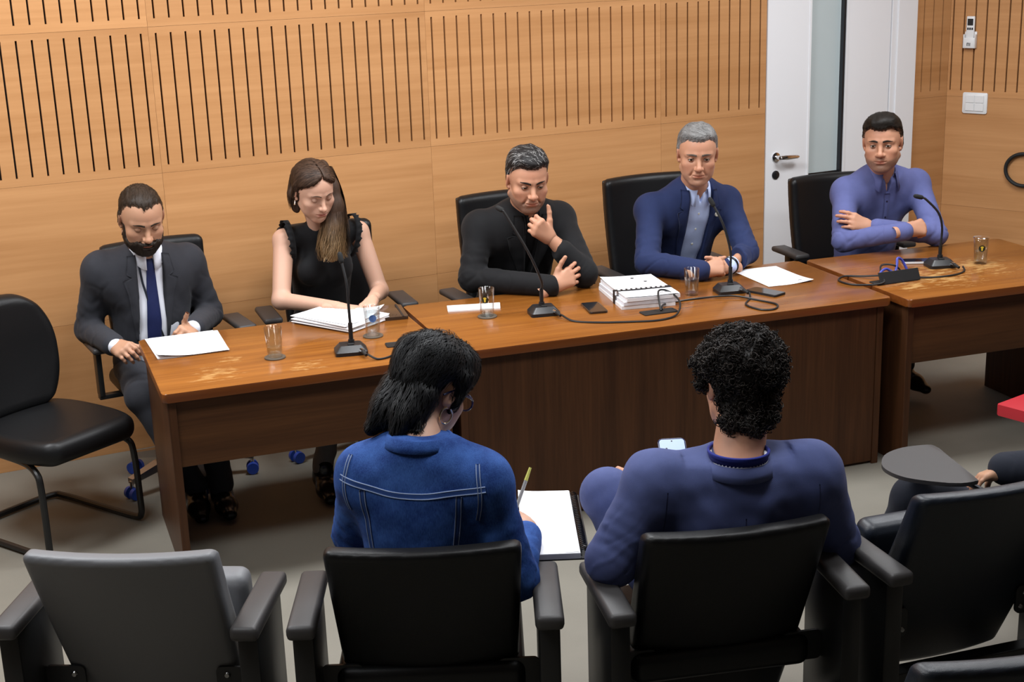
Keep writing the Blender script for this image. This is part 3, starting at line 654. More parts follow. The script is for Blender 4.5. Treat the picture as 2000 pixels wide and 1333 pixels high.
    def legs(s, mat, shoe_mat, L, R, r=(.082, .066, .06, .052), name='trousers', shoe=True, g=0):
        """L, R = (knee, ankle, toe) in world coordinates"""
        P = np.array([s.hip] + [s.w(q) for l in (L, R) for q in l[:2]]); f = Field(P.min(0) - .16, P.max(0) + .16, .0085)
        f.ell(s.hip - s.up * .02, (.17, .14, .11), .03, R=s.R)
        for sd, l in ((-1, L), (1, R)):
            k, a = s.w(l[0]), s.w(l[1]); hj = s.hip + s.lat * sd * .09 - np.array([0, 0, .03])
            f.cap(hj, k, r[0], r[1], .04, fold=(.004, 3, .8, .4)); f.cap(k, a, r[2], r[3], .02, fold=(.004, 4, .7, .4))
        f.noise(.002, 30, 3); s.out(name, f, mat)
        if shoe:
            for l in (L, R):
                a, t = s.w(l[1]), s.w(l[2]); d = unit(t - a); z = unit(np.array([0, 0, 1.]) - d * d[2]); Rm = np.stack([np.cross(d, z), d, z], 1); b = a - z * .055
                f = Field(np.minimum(a, t) - .16, np.maximum(a, t) + .16, .006)
                f.cap(b - d * .03, b + d * .09, .038, .044, .02); f.cap(b + d * .09, b + d * .16, .04, .03, .03, flat=(z, .8)); f.cap(a, b, .045, .04, .03)
                X, Y, Z = f.ax[0][:, None, None], f.ax[1][None, :, None], f.ax[2][None, None, :]; o = b - z * .032
                f.d = smax(f.d, (-((X - o[0]) * z[0] + (Y - o[1]) * z[1] + (Z - o[2]) * z[2])).astype(np.float32), .006); s.out('shoe', f, shoe_mat)
# ------------------------------------------------------------------ tables
TT = .754
def make_table(label, BL, ang, W, D, kind):
    t = tag(empty('conference_table', (BL[0], BL[1], 0), math.radians(ang)), label, 'table'); e = .03
    bm = bmesh.new(); prism(bm, rrect(0, W, -D, 0, .018), TT - .034, TT, .005, 2)
    bm.faces.ensure_lookup_table(); o = bm_obj('tabletop', bm, ['table_top', 'table_edge'], t, True)
    for p in o.data.polygons: p.material_index = 0 if p.normal.z > .9 else 1
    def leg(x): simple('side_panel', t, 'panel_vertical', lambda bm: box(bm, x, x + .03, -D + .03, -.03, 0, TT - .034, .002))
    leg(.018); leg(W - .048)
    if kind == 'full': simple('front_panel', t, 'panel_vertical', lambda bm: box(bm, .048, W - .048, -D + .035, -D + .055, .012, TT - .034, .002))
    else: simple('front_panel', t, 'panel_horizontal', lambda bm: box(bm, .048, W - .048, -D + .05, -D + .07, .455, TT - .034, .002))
    return t
make_table('short brown table with scattered papers beside black visitor chair', (.361, -.838), -5.5, 1.095, .79, 'half')
make_table('long middle brown table with solid front panel', (1.478, -.912), -6.6, 1.93, .79, 'full')
make_table('short worn brown table at far right below light switch', (3.435, -1.15), -7, 1.08, .85, 'half')
# worn spots in the varnish
def worn(name, spots, amt):
    m = MATS['table_top'].copy(); m.name = name; MATS[name] = m; nt = m.node_tree; L = nt.links.new; b = nt.nodes['Principled BSDF']; src = b.inputs['Base Color'].links[0].from_socket; tc = N(nt, 'ShaderNodeTexCoord'); tot = None
    for (x, y), r in spots:
        sb = N(nt, 'ShaderNodeVectorMath', operation='DISTANCE'); L(tc.outputs['Object'], sb.inputs[0]); sb.inputs[1].default_value = (x, y, TT); mr = N(nt, 'ShaderNodeMapRange'); L(sb.outputs['Value'], mr.inputs[0]); mr.inputs[1].default_value = 0; mr.inputs[2].default_value = r; mr.inputs[3].default_value = 1; mr.inputs[4].default_value = 0
        if tot is None: tot = mr.outputs[0]
        else: a = N(nt, 'ShaderNodeMath', operation='MAXIMUM'); L(tot, a.inputs[0]); L(mr.outputs[0], a.inputs[1]); tot = a.outputs[0]
    mp = N(nt, 'ShaderNodeMapping'); mp.inputs['Scale'].default_value = (9, 22, 9); L(tc.outputs['Object'], mp.inputs[0]); nz = N(nt, 'ShaderNodeTexNoise', Scale=1.6, Detail=6., Roughness=.65); L(mp.outputs[0], nz.inputs['Vector'])
    md = N(nt, 'ShaderNodeMath', operation='MULTIPLY'); L(nz.outputs['Fac'], md.inputs[0]); pw = N(nt, 'ShaderNodeMath', operation='POWER'); L(tot, pw.inputs[0]); pw.inputs[1].default_value = .45; L(pw.outputs[0], md.inputs[1])
    mr = N(nt, 'ShaderNodeMapRange'); L(md.outputs[0], mr.inputs[0]); mr.inputs[1].default_value = .42; mr.inputs[2].default_value = .56; mr.inputs[3].default_value = 0; mr.inputs[4].default_value = amt
    mx = N(nt, 'ShaderNodeMix', data_type='RGBA'); L(mr.outputs[0], mx.inputs[0]); L(src, mx.inputs[6]); mx.inputs[7].default_value = (.50, .30, .11, 1); L(mx.outputs[2], b.inputs['Base Color'])
worn('table_top_scuffed', [((.22, -.62), .22), ((.30, -.45), .12), ((.55, -.66), .16)], .6); worn('table_top_worn', [((.35, -.55), .42), ((.62, -.45), .40), ((.15, -.62), .25)], .75)
for o_, m_ in zip([q for q in bpy.data.objects if q.name.startswith('tabletop')], ('table_top_scuffed', 'table_top', 'table_top_worn')): o_.data.materials[0] = MATS[m_]
# ------------------------------------------------------------------ chairs
plain('leather_black', (.0055, .0055, .006), .42, bump=.18, bscale=420, spec=.35); plain('leather_grey', (.165, .168, .178), .5, bump=.15, bscale=420); plain('leather_blue_black', (.010, .014, .022), .4, bump=.2, bscale=420, spec=.5)
plain('arm_plastic', (.045, .042, .042), .5, bump=.08, bscale=300); plain('frame_black', (.012, .012, .012), .35); plain('caster_blue', (.02, .06, .35), .35); plain('bolt', (.25, .25, .25), .25, metal=1.); plain('aluminium', (.6, .6, .62), .25, metal=1.)
def pad(name, parent, mat, half, r, bend=(0, 0, 0), taper=0., M=None, h=.008, crown=0., puff=0., wedge=0., oval=0., oval_y=0.):
    """upholstered pad: rounded box, bowed across (bend x), up its height (bend z) and narrowing to the top"""
    hx, hy, hz = half; m = .03 + abs(bend[0]) * hx * hx + abs(bend[2]) * hz * hz + abs(bend[1]) * hz + crown; f = Field((-hx - .03, -hy - m, -hz - .03), (hx + .03, hy + m, hz + .03 + crown), h) if not wedge else Field((-hx - .04, -hy - m, -hz - .03), (hx + .04, hy * (1 + 2 * wedge) + m + .1, hz + .03 + crown), h); X, Y, Z = f.ax[0][:, None, None], f.ax[1][None, :, None], f.ax[2][None, None, :]
    y = Y - bend[0] * X * X - bend[2] * Z * Z - bend[1] * Z; w_ = (1 + taper * (Z / hz)) * (1 - oval * np.abs(Z / (hz + crown)) ** 2.4) * (1 - oval_y * np.abs(Y / hy) ** 3 * (hy > .1)); zt = Z - crown * (1 - (X / hx) ** 2) * (Z > 0)
    qx, qy, qz = np.abs(X) - (hx * w_ - r), np.abs(y - wedge * hy * .5 * (1 - Z / hz)) - (hy * (1 + wedge * .5 * (1 - Z / hz)) - r + puff * np.clip(1 - (X / hx) ** 2, 0, 1) * np.clip(1 - (Z / hz) ** 2, 0, 1)), np.abs(zt) - (hz - r); qx, qy, qz = np.broadcast_arrays(qx, qy, qz)
    f.d = (np.sqrt(np.maximum(qx, 0) ** 2 + np.maximum(qy, 0) ** 2 + np.maximum(qz, 0) ** 2) + np.minimum(np.maximum(qx, np.maximum(qy, qz)), 0) - r).astype(np.float32)
    V, F = f.mesh()
    if M is not None: Mn = np.array(M); V = V @ Mn[:3, :3].T + Mn[:3, 3]
    return mesh_obj(name, V, F, mat, parent, True)
def office_chair(label, loc, rz, top=1.06, width=.235, seat_z=.47, arms=True, base='chrome'):
    t = tag(empty('office_chair', (loc[0], loc[1], 0), rz), label, 'chair', 'black swivel chairs behind the tables')   # faces local +y; back at y = 0
    hz = (top - .56) / 2; pad('backrest', t, 'leather_black', (width, .035, hz), .032, bend=(.9, -.16, .25), taper=.02, M=Matrix.Translation((0, .0, .56 + hz)), puff=.012)
    pad('back_shell', t, 'frame_black', (width - .012, .012, hz - .01), .012, bend=(.9, -.16, .25), taper=.02, M=Matrix.Translation((0, -.038, .56 + hz)))
    pad('seat', t, 'leather_black', (.25, .24, .042), .04, bend=(0, 0, 0), M=Matrix.Translation((0, .25, seat_z)), puff=0)
    if arms:
        for s in (-1, 1):
            simple('arm_pad', t, 'arm_plastic', lambda bm: box(bm, s * .315 - .042, s * .315 + .042, .05, .31, .648, .676, .012, 3), True)
            simple('arm_post', t, 'frame_black', lambda bm: (box(bm, s * .315 - .012, s * .315 + .012, .14, .20, .43, .65, .006), box(bm, min(s * .2, s * .327), max(s * .2, s * .327), .15, .19, .415, .435, .004)), True)
    simple('back_bar', t, 'frame_black', lambda bm: tube(bm, spline([(0, .14, .43), (0, -.02, .44), (0, -.075, .52), (0, -.075, .72)], 5), .022, 8), True)
    simple('gas_column', t, 'frame_black', lambda bm: (rod(bm, (0, .25, .12), (0, .25, .43), .028, .022, 14), box(bm, -.1, .1, .15, .35, .405, .43, .005)), True)
    for k in range(5):
        a = 2 * PI * k / 5 + .35; d = Vector((math.cos(a), math.sin(a), 0)); c = Vector((0, .25, 0)); n = Vector((-d.y, d.x, 0))
        def leg(bm):
            P = [c + d * .02 + Vector((0, 0, .13)), c + d * .15 + Vector((0, 0, .115)), c + d * .29 + Vector((0, 0, .085))]; vs = []
            for p, w_, h_ in zip(P, (.03, .025, .018), (.02, .018, .012)): vs.append([bm.verts.new(p + n * sx * w_ + Vector((0, 0, sz * h_))) for sx, sz in ((-1, -1), (1, -1), (1, 1), (-1, 1))])
            for A, B_ in zip(vs, vs[1:]):
                for i in range(4): bm.faces.new((A[i], A[(i + 1) % 4], B_[(i + 1) % 4], B_[i]))
            bm.faces.new(vs[0][::-1]); bm.faces.new(vs[-1])
        simple('base_arm', t, 'aluminium' if base == 'chrome' else 'frame_black', leg)
        w_ = c + d * .285
        cs = simple('caster', t, 'caster_blue', lambda bm: [rod(bm, w_ + n * (s * .012) + Vector((0, 0, .028)), w_ + n * (s * .03) + Vector((0, 0, .028)), .028, .026, 16) for s in (-1, 1)], True)
        simple('caster_stem', cs, 'chrome', lambda bm: rod(bm, w_ + Vector((0, 0, .03)), w_ + Vector((0, 0, .085)), .009, .009, 10), True)
    return t
office_chair('black swivel chair under the bearded man in charcoal suit', (.555, -.27), PI + .05, 1.05, .225)
office_chair('black swivel chair under the woman in black lace top', (1.36, -.24), PI - .10, 1.03, .22)
office_chair('black swivel chair behind the man resting his chin', (2.21, -.36), PI + .0, 1.10, .225)
office_chair('tall black leather chair behind the grey-haired man', (3.03, -.36), PI - .05, 1.10, .245)
office_chair('black leather chair in front of the white door', (4.06, -.50), PI - .12, 1.02, .235)
# visitor chair with cantilever tube base
t = tag(empty('visitor_chair', (-.055, -.765, 0), math.radians(209.8)), 'empty black visitor chair with bent tube base by wall', 'chair')   # faces local +y
pad('seat', t, 'leather_black', (.255, .265, .05), .047, bend=(0, 0, 0), M=Matrix.Translation((0, .09, .435)), puff=.0, h=.007, oval_y=.22)
pad('backrest', t, 'leather_black', (.235, .05, .215), .046, bend=(.7, -.12, .3), taper=.04, crown=.05, oval=.50, M=Matrix.Translation((0, -.185, .69)), h=.007)
simple('back_strap', t, 'frame_black', lambda bm: (box(bm, -.045, .045, -.235, -.215, .40, .70, .004), box(bm, -.045, .045, -.235, .0, .375, .391, .004)), True)
for s in (-1, 1): simple('side_tube', t, 'frame_black', lambda bm: tube(bm, spline([(s * .18, -.05, .375), (s * .20, .16, .378), (s * .222, .26, .36), (s * .228, .285, .30), (s * .23, .29, .10), (s * .23, .285, .035), (s * .23, .24, .017), (s * .23, 0, .017), (s * .23, -.2, .017), (s * .20, -.26, .017), (0, -.27, .017)], 5), .0135, 10), True)
simple('under_bar', t, 'frame_black', lambda bm: rod(bm, (-.19, .02, .375), (.19, .02, .375), .012), True)
# ------------------------------------------------------------------ auditorium seats
def theatre_seat(label, c, ang, leather, tablet=False, seat_up=True, z0=0., arms=(-1, 1)):
    """c = middle of the back's upper edge; seat faces local +y"""
    a = math.radians(ang); t = tag(empty('theatre_seat', (c[0], c[1], z0), a), label, 'chair', 'curved row of theatre seats')
    pad('backrest', t, leather, (.232, .032, .312), .022, bend=(.55, -.46, .08), taper=.05, M=Matrix.Translation((0, .121, .543)), h=.007, wedge=.9)
    if seat_up: pad('seat', t, leather, (.245, .045, .22), .03, M=Matrix.Translation((0, .29, .465)) @ Matrix.Rotation(.10, 4, 'X'), h=.008)
    else: pad('seat', t, leather, (.245, .22, .045), .03, M=Matrix.Translation((0, .33, .425)), h=.008)
    for s in arms:
        pn = simple('side_frame', t, 'frame_black', lambda bm: (box(bm, s * .305 - .026, s * .305 + .026, .00, .25, .03, .635, .006), box(bm, s * .305 - .035, s * .305 + .035, -.06, .40, 0, .03, .004)), True)
        simple('arm_pad', t, 'arm_plastic', lambda bm: box(bm, s * .305 - .036, s * .305 + .036, -.035, .30, .632, .672, .014, 3), True)
        br = simple('bracket', t, 'black_plastic', lambda bm: prism(bm, rrect(min(s * .175, s * .282), max(s * .175, s * .282), .39, .475, .016), 0, .008, 0, M=Matrix.Translation((0, .140, 0)) @ Matrix.Rotation(PI / 2, 4, 'X')), True)
        for z in (.412, .452): simple('bolt_head', br, 'bolt', lambda bm: lathe(bm, [(0, .006), (.006, .0055), (.009, .002), (.009, 0)], 10, (0, 0, 0)) or bmesh.ops.transform(bm, matrix=Matrix.Translation((s * (.192 + (.012 if z > .43 else 0)), .132, z)) @ Matrix.Rotation(PI / 2, 4, 'X'), verts=bm.verts), True)
    simple('under_beam', t, 'frame_black', lambda bm: box(bm, -.28, .28, .08, .13, .26, .31, .004))
    return t
theatre_seat('empty grey leather theatre seat at row end', (-.150, -3.165), -29.8, 'leather_grey')
theatre_seat('black theatre seat of the woman in denim jacket', (.515, -3.505), -24.3, 'leather_black', seat_up=False)
theatre_seat('black theatre seat of the man in blue blazer', (1.245, -3.785), -15, 'leather_black', seat_up=False)
theatre_seat('empty black theatre seat beside the man in blue blazer', (1.985, -3.900), -8, 'leather_blue_black')
# ------------------------------------------------------------------ things on the tables
plain('paper', (.86, .86, .88), .7); plain('paper_edge', (.72, .73, .78), .7); plain('ink', (.25, .25, .28), .7); plain('ink_blue', (.10, .22, .55), .5); plain('phone_glass', (.01, .01, .012), .08, coat=.5); plain('phone_white', (.75, .75, .76), .3); plain('emblem_dark', (.02, .03, .02), .4); plain('emblem_yellow', (.75, .55, .05), .4)
plain('cork_coaster', (.10, .08, .06), .5); plain('band_black', (.012, .012, .014), .5); plain('cable_black', (.012, .012, .012), .45); plain('cable_blue', (.06, .07, .38), .4); plain('mic_foam', (.010, .010, .010), .9, bump=.4, bscale=500); plain('mic_body', (.014, .014, .015), .4)
def clear(name, tint, refl):
    m, nt, b = new_mat(name); L = nt.links.new; out = nt.nodes['Material Output']; tr = N(nt, 'ShaderNodeBsdfTransparent'); tr.inputs[0].default_value = (*tint, 1); gl = N(nt, 'ShaderNodeBsdfGlossy', Roughness=.03); lw = N(nt, 'ShaderNodeLayerWeight', Blend=.5); mx = N(nt, 'ShaderNodeMixShader'); pw = N(nt, 'ShaderNodeMath', operation='POWER'); L(lw.outputs['Facing'], pw.inputs[0]); pw.inputs[1].default_value = 2.; ml = N(nt, 'ShaderNodeMath', operation='MULTIPLY_ADD'); L(pw.outputs[0], ml.inputs[0]); ml.inputs[1].default_value = refl; ml.inputs[2].default_value = .055; L(ml.outputs[0], mx.inputs[0]); L(tr.outputs[0], mx.inputs[1]); L(gl.outputs[0], mx.inputs[2]); L(mx.outputs[0], out.inputs[0])
clear('glass', (.95, .97, .97), .75); clear('water', (.90, .93, .95), .4)
def mic(label, base, rz, path, r_tip=.0105):
    t = tag(empty('gooseneck_microphone', (base[0], base[1], TT), rz), label, 'microphone')
    def bs(bm):
        lo = rrect(-.062, .062, -.05, .05, .012, 3); hi = rrect(-.042, .042, -.028, .038, .010, 3); n = len(lo); A = [bm.verts.new((x, y, 0)) for x, y in lo]; A2 = [bm.verts.new((x, y, .014)) for x, y in lo]; B_ = [bm.verts.new((x, y, .036)) for x, y in hi]
        for P, Q in ((A, A2), (A2, B_)):
            for i in range(n): bm.faces.new((P[i], P[(i + 1) % n], Q[(i + 1) % n], Q[i]))
        bm.faces.new(A[::-1]); bm.faces.new(B_)
    bsx = simple('base', t, 'mic_body', bs, True, 30)
    simple('switch_button', bsx, 'rubber', lambda bm: box(bm, -.012, .012, -.022, -.004, .034, .041, .002))
    Mi = Matrix.Translation((-base[0], -base[1], -TT)); iv = Matrix.Rotation(-rz, 4, 'Z') @ Mi; P = [iv @ Vector(p) for p in path]
    p0 = P[0]; simple('stem', t, 'mic_body', lambda bm: (rod(bm, (p0.x, p0.y, .03), (p0.x, p0.y, .05), .013, .012, 12), rod(bm, (p0.x, p0.y, .05), p0, .0085, .0085, 12)), True)
    S = spline(P, 8); simple('gooseneck', t, 'mic_body', lambda bm: tube(bm, S, [.0052 + .0004 * (i % 2) for i in range(len(S))], 8), True)
    e, d = Vector(S[-1]), (Vector(S[-1]) - Vector(S[-4])).normalized()
    simple('capsule', t, 'mic_foam', lambda bm: tube(bm, [e - d * .004, e, e + d * .008, e + d * .026, e + d * .036, e + d * .041], [.006, r_tip * .9, r_tip, r_tip, r_tip * .8, r_tip * .3], 12), True)
    c = Vector((.035, -.045, .02)); simple('cable_plug', t, 'chrome', lambda bm: rod(bm, c, c + Vector((.006, -.022, 0)), .009, .009, 10), True); simple('plug_sleeve', t, 'rubber', lambda bm: rod(bm, c + Vector((.006, -.022, 0)), c + Vector((.014, -.055, -.006)), .0085, .006, 10), True)
    return t
mic('gooseneck microphone in front of the woman in black', (1.045, -1.475), math.radians(-14), [(1.052, -1.465, .87), (1.052, -1.46, .95), (1.054, -1.45, 1.02), (1.050, -1.42, 1.10)])
mic('gooseneck microphone bent towards the man in black', (1.935, -1.36), math.radians(-14), [(1.932, -1.35, .86), (1.922, -1.37, .905), (1.87, -1.36, 1.03), (1.80, -1.31, 1.18), (1.790, -1.30, 1.20)])
mic('gooseneck microphone in front of the grey-haired man', (2.79, -1.465), math.radians(-14), [(2.805, -1.45, .86), (2.81, -1.44, .93), (2.788, -1.42, 1.04), (2.762, -1.38, 1.125)])
mic('gooseneck microphone arched before the man in violet-blue shirt', (3.86, -1.59), math.radians(-20), [(3.872, -1.575, .85), (3.880, -1.57, .93), (3.862, -1.56, 1.0), (3.815, -1.53, 1.06), (3.80, -1.52, 1.07)])
def tumbler(label, x, y, water=.0, coaster=True, emblem=None, lid=False, ang=0):
    t = tag(empty('drinking_glass', (x, y, TT + (.006 if coaster else 0))), label, 'glass')
    simple('tumbler', t, 'glass', lambda bm: lathe(bm, [(0, 0), (.026, 0), (.0285, .003), (.0335, .117), (.0325, .118), (.0312, .117), (.0265, .016), (.024, .013), (0, .013)], 32), True, 50)
    if water: simple('water', t, 'water', lambda bm: lathe(bm, [(0, .0135), (.0240, .0135), (.0262, .0165), (.0262 + (.0312 - .0262) * water - .0002, .016 + .101 * water), (0, .016 + .101 * water)], 32), True, 50)
    if emblem:
        def em(bm, r, z, k=1., off=.0004):
            n = 9; a0 = math.radians(emblem[1])
            vs = []
            for i in range(14):
                p = 2 * PI * i / 14; u, v = r * math.cos(p) * k, r * math.sin(p); zz = z + v; R_ = .0285 + .005 * zz / .117 + off; vs.append(bm.verts.new((R_ * math.sin(a0 + u / R_), -R_ * math.cos(a0 + u / R_), zz)))
            bm.faces.new(vs)
        simple('emblem_shield', t, emblem[0], lambda bm: em(bm, .0155, .075))
        if emblem[2]: simple('emblem_figure', t, emblem[2], lambda bm: (em(bm, .008, .072, .5, .0008), em(bm, .0045, .081, 1.6, .0008)))
    if lid: tag(simple('glass_cover', None, 'chrome', lambda bm: lathe(bm, [(0, 0), (.036, 0), (.037, .002), (.035, .005), (.012, .007), (0, .007)], 28, (x, y, TT + .119 + (.006 if coaster else 0))), True), 'shiny round cover lying on the far right glass', 'cover')
    if coaster: tag(simple('coaster', None, 'cork_coaster', lambda bm: lathe(bm, [(0, 0), (.040, 0), (.041, .003), (.040, .0055), (0, .0055)], 28, (x, y, TT)), True), coaster, 'coaster')
    return t
tumbler('plain water glass between the two stacks of paper', .77, -1.385, .22, 'dark coaster under the glass beside stapled papers')
tumbler('nearly full water glass next to white paper stack', 1.20, -1.30, .8, 'dark coaster under the nearly full glass', ('ink_blue', -15, None))
tumbler('empty glass with crest standing before the white card', 1.715, -1.275, 0, 'dark coaster under the empty crested glass', ('emblem_dark', -38, 'emblem_yellow'))
tumbler('half full glass beside the white document bundle', 2.625, -1.42, .55, None)
tumbler('covered glass with crest on the far right table', 4.055, -1.64, .42, None, ('emblem_dark', -35, 'emblem_yellow'), lid=True)
def quad_sheet(bm, P, z0, z1):
    a = [bm.verts.new((x, y, z0)) for x, y in P]; b_ = [bm.verts.new((x, y, z1)) for x, y in P]; bm.faces.new(a[::-1]); bm.faces.new(b_)
    for i in range(4): bm.faces.new((a[i], a[(i + 1) % 4], b_[(i + 1) % 4], b_[i]))
def rect_pts(c, w_, h_, ang):
    a = math.radians(ang); return [(c[0] + x * math.cos(a) - y * math.sin(a), c[1] + x * math.sin(a) + y * math.cos(a)) for x, y in ((-w_ / 2, -h_ / 2), (w_ / 2, -h_ / 2), (w_ / 2, h_ / 2), (-w_ / 2, h_ / 2))]
def curled(bm, c, w_, h_, ang, z, curl=.01, corner=(1, 1), n=10, t=.0006):
    a = math.radians(ang); g = []
    for i in range(n + 1):
        for j in range(n + 1):
            u, v = i / n - .5, j / n - .5; k = max(0, u * corner[0] + v * corner[1] - .35); x, y = u * w_, v * h_; g.append(bm.verts.new((c[0] + x * math.cos(a) - y * math.sin(a), c[1] + x * math.sin(a) + y * math.cos(a), z + curl * k * k * 4 + .0006 * math.sin(7 * u + 3 * v))))
    for i in range(n):
        for j in range(n): q = i * (n + 1) + j; bm.faces.new((g[q], g[q + n + 1], g[q + n + 2], g[q + 1]))
def lines(parent, c, w_, h_, ang, z, n=14, x0=-.38, x1=.38, y0=.36, y1=-.30, th=.0012, seed=0):
    rng = random.Random(seed); a = math.radians(ang)
    def f(bm):
        for i in range(n):
            yy = (y0 + (y1 - y0) * i / (n - 1)) * h_; xe = (x1 if rng.random() < .75 else x0 + (x1 - x0) * rng.uniform(.3, .9)) * w_
            P = [(x0 * w_, yy - th), (xe, yy - th), (xe, yy + th), (x0 * w_, yy + th)]; bm.faces.new([bm.verts.new((c[0] + x * math.cos(a) - y * math.sin(a), c[1] + x * math.sin(a) + y * math.cos(a), z)) for x, y in P])
    return simple('printed_lines', parent, 'ink', f)
plain('ink', (.62, .62, .64), .7)
t = tag(empty('paper_stack', (0, 0, 0)), 'thin white papers at the near left table corner', 'papers')
for i, (dx, dy, an) in enumerate(((.0, .0, -4), (.006, .004, -6), (-.004, .002, -3))): simple('sheet', t, 'paper', lambda bm: quad_sheet(bm, rect_pts((.518 + dx, -1.02 + dy), .275, .315, an), TT + .0004 + i * .0016, TT + .0018 + i * .0016))
simple('top_sheet', t, 'paper', lambda bm: curled(bm, (.52, -1.025), .275, .32, -5, TT + .0056, .02, (-.8, -.8)), True); lines(t, (.52, -1.025), .275, .32, -5, TT + .0078, 5, -.3, .3, .3, .0, seed=4)
t = tag(empty('paper_stack'), 'thick white paper stack in front of the woman', 'papers')
for i in range(9): simple('sheet', t, 'paper', lambda bm: quad_sheet(bm, rect_pts((1.165 + .010 * math.sin(i * 2.1), -1.005 + .008 * math.cos(i * 1.7)), .235, .325, 27 + 2.5 * math.sin(i * 1.3)), TT + .0004 + i * .0032, TT + .0030 + i * .0032))
simple('top_sheet', t, 'paper', lambda bm: curled(bm, (1.16, -1.0), .225, .315, 28, TT + .031, .03, (.9, -.9)), True); lines(t, (1.16, -1.0), .225, .315, 28, TT + .0325, 18, seed=2)
tag(simple('name_card', None, 'paper', lambda bm: quad_sheet(bm, [(1.637, -1.03), (1.853, -1.105), (1.815, -1.19), (1.605, -1.115)], TT, TT + .006)), 'narrow white card behind the empty crested glass', 'card')
t = tag(empty('document_bundle'), 'thick white document bundle tied with black bands', 'documents'); bc, ba = (2.40, -1.33), -14
for i in range(3):
    simple('folder', t, 'paper' if i != 1 else 'paper_edge', lambda bm: quad_sheet(bm, rect_pts((bc[0] + .006 * i, bc[1] - .004 * i), .235 + .004 * (i % 2), .37, ba + i * 1.2), TT + .0005 + i * .017, TT + .0155 + i * .017))
simple('loose_cover', t, 'paper', lambda bm: curled(bm, (bc[0] + .01, bc[1] - .006), .238, .372, ba + 2, TT + .0535, .010, (-.8, .8)), True)
lines(t, (bc[0] + .02, bc[1] + .06), .16, .12, ba + 2, TT + .0555, 4, seed=6)
for yy in (-.07,):
    a = math.radians(ba + 1)
    for zz, nm in ((TT + .0562, 'binding_band'),):
        def band(bm):
            w2, h2 = .126, .013; Pp = [(-w2, 0), (w2, 0)]
            def W3(x, y, z): return (bc[0] + .006 + x * math.cos(a) - y * math.sin(a), bc[1] + x * math.sin(a) + y * math.cos(a), z)
            q = [(-w2, TT), (-w2, zz), (w2, zz), (w2, TT)]
            for (xa, za), (xb, zb) in zip(q, q[1:]): bm.faces.new([bm.verts.new(W3(xa, yy - h2, za)), bm.verts.new(W3(xb, yy - h2, zb)), bm.verts.new(W3(xb, yy + h2, zb)), bm.verts.new(W3(xa, yy + h2, za))])
        o = simple(nm, t, 'band_black', band); md = o.modifiers.new('thickness', 'SOLIDIFY'); md.thickness = .0015; md.offset = 1
        simple('band_lettering', o, 'paper', lambda bm: [bm.faces.new([bm.verts.new((bc[0] + .006 + x * math.cos(a) - y * math.sin(a), bc[1] + x * math.sin(a) + y * math.cos(a), zz + .002)) for x, y in ((-.11 + .022 * k, yy - .006), (-.098 + .022 * k, yy - .006), (-.098 + .022 * k, yy + .006), (-.11 + .022 * k, yy + .006))]) for k in range(10)])
for dx, dy in ((.05, .12), (.07, .04), (.06, -.13)): simple('stamp', t, 'band_black', lambda bm: lathe(bm, [(.008, 0), (0, .0004)], 10, (bc[0] + dx, bc[1] + dy, TT + .0556)))
t = tag(empty('document_sheet'), 'single printed white sheet right of the grey-haired man', 'paper'); simple('page', t, 'paper', lambda bm: curled(bm, (3.115, -1.33), .225, .345, -7, TT + .001, .012, (.7, -.9)), True); lines(t, (3.115, -1.33), .225, .345, -7, TT + .0035, 12, y1=-.1, seed=9)
simple('footer_mark', t, 'band_black', lambda bm: quad_sheet(bm, rect_pts((3.175, -1.465), .035, .005, -7), TT + .004, TT + .0043))
def phone(label, c, ang, body, screen, w_=.072, h_=.15, z=TT):
    t = tag(empty('smartphone', (c[0], c[1], z), math.radians(ang)), label, 'phone'); simple('case', t, body, lambda bm: prism(bm, rrect(-w_ / 2, w_ / 2, -h_ / 2, h_ / 2, .010), 0, .009, .002), True); simple('screen', t, screen, lambda bm: prism(bm, rrect(-w_ / 2 + .003, w_ / 2 - .003, -h_ / 2 + .004, h_ / 2 - .004, .007), .0085, .0096)); return t
plain('phone_brown', (.03, .02, .015), .2, coat=.5)
phone('dark phone lying beside the document bundle', (2.152, -1.402), -14, 'phone_brown', 'phone_glass', .078, .165); phone('black phone below the single printed sheet', (2.908, -1.568), 18, 'black_plastic', 'phone_glass', .078, .16)
phone('white-edged phone propped on microphone base at far table', (3.835, -1.475), 62, 'phone_white', 'phone_glass', .075, .155, TT + .002)
t = tag(empty('notebook_case', (1.375, -1.01, TT), math.radians(-12)), 'dark closed notebook case at the woman\'s left hand', 'notebook'); simple('cover', t, 'phone_brown', lambda bm: prism(bm, rrect(-.07, .07, -.105, .105, .010), 0, .014, .003), True); simple('elastic_strap', t, 'band_black', lambda bm: box(bm, .045, .052, -.104, .104, .0135, .0155))
# cable wells in the tables and the cables
def well(label, c, ang, w_=.15, d_=.06, flap=False):
    t = tag(empty('cable_outlet', (c[0], c[1], TT), math.radians(ang)), label, 'outlet')
    simple('recess_plate', t, 'slot_dark', lambda bm: prism(bm, rrect(-w_ / 2, w_ / 2, -d_ / 2, d_ / 2, .004), 0, .0025), False); simple('rim', t, 'black_plastic', lambda bm: tube(bm, [(x, y, .002) for x, y in rrect(-w_ / 2, w_ / 2, -d_ / 2, d_ / 2, .006, 3)], .003, 5, True), True)
    if flap: simple('lid', t, 'black_plastic', lambda bm: box(bm, -w_ / 2, w_ / 2, -.003, .003, 0, .055, .002, M=Matrix.Translation((.01, -d_ / 2, .002)) @ Matrix.Rotation(-.45, 4, 'X')))
    return t
well('black cable outlet at the seam before the denim jacket', (1.275, -1.475), -12, .16); well('black cable outlet between document bundle and phones', (2.352, -1.595), -6); well('open cable outlet with raised lid on the far table', (3.50, -1.70), -4, .21, .07, True)
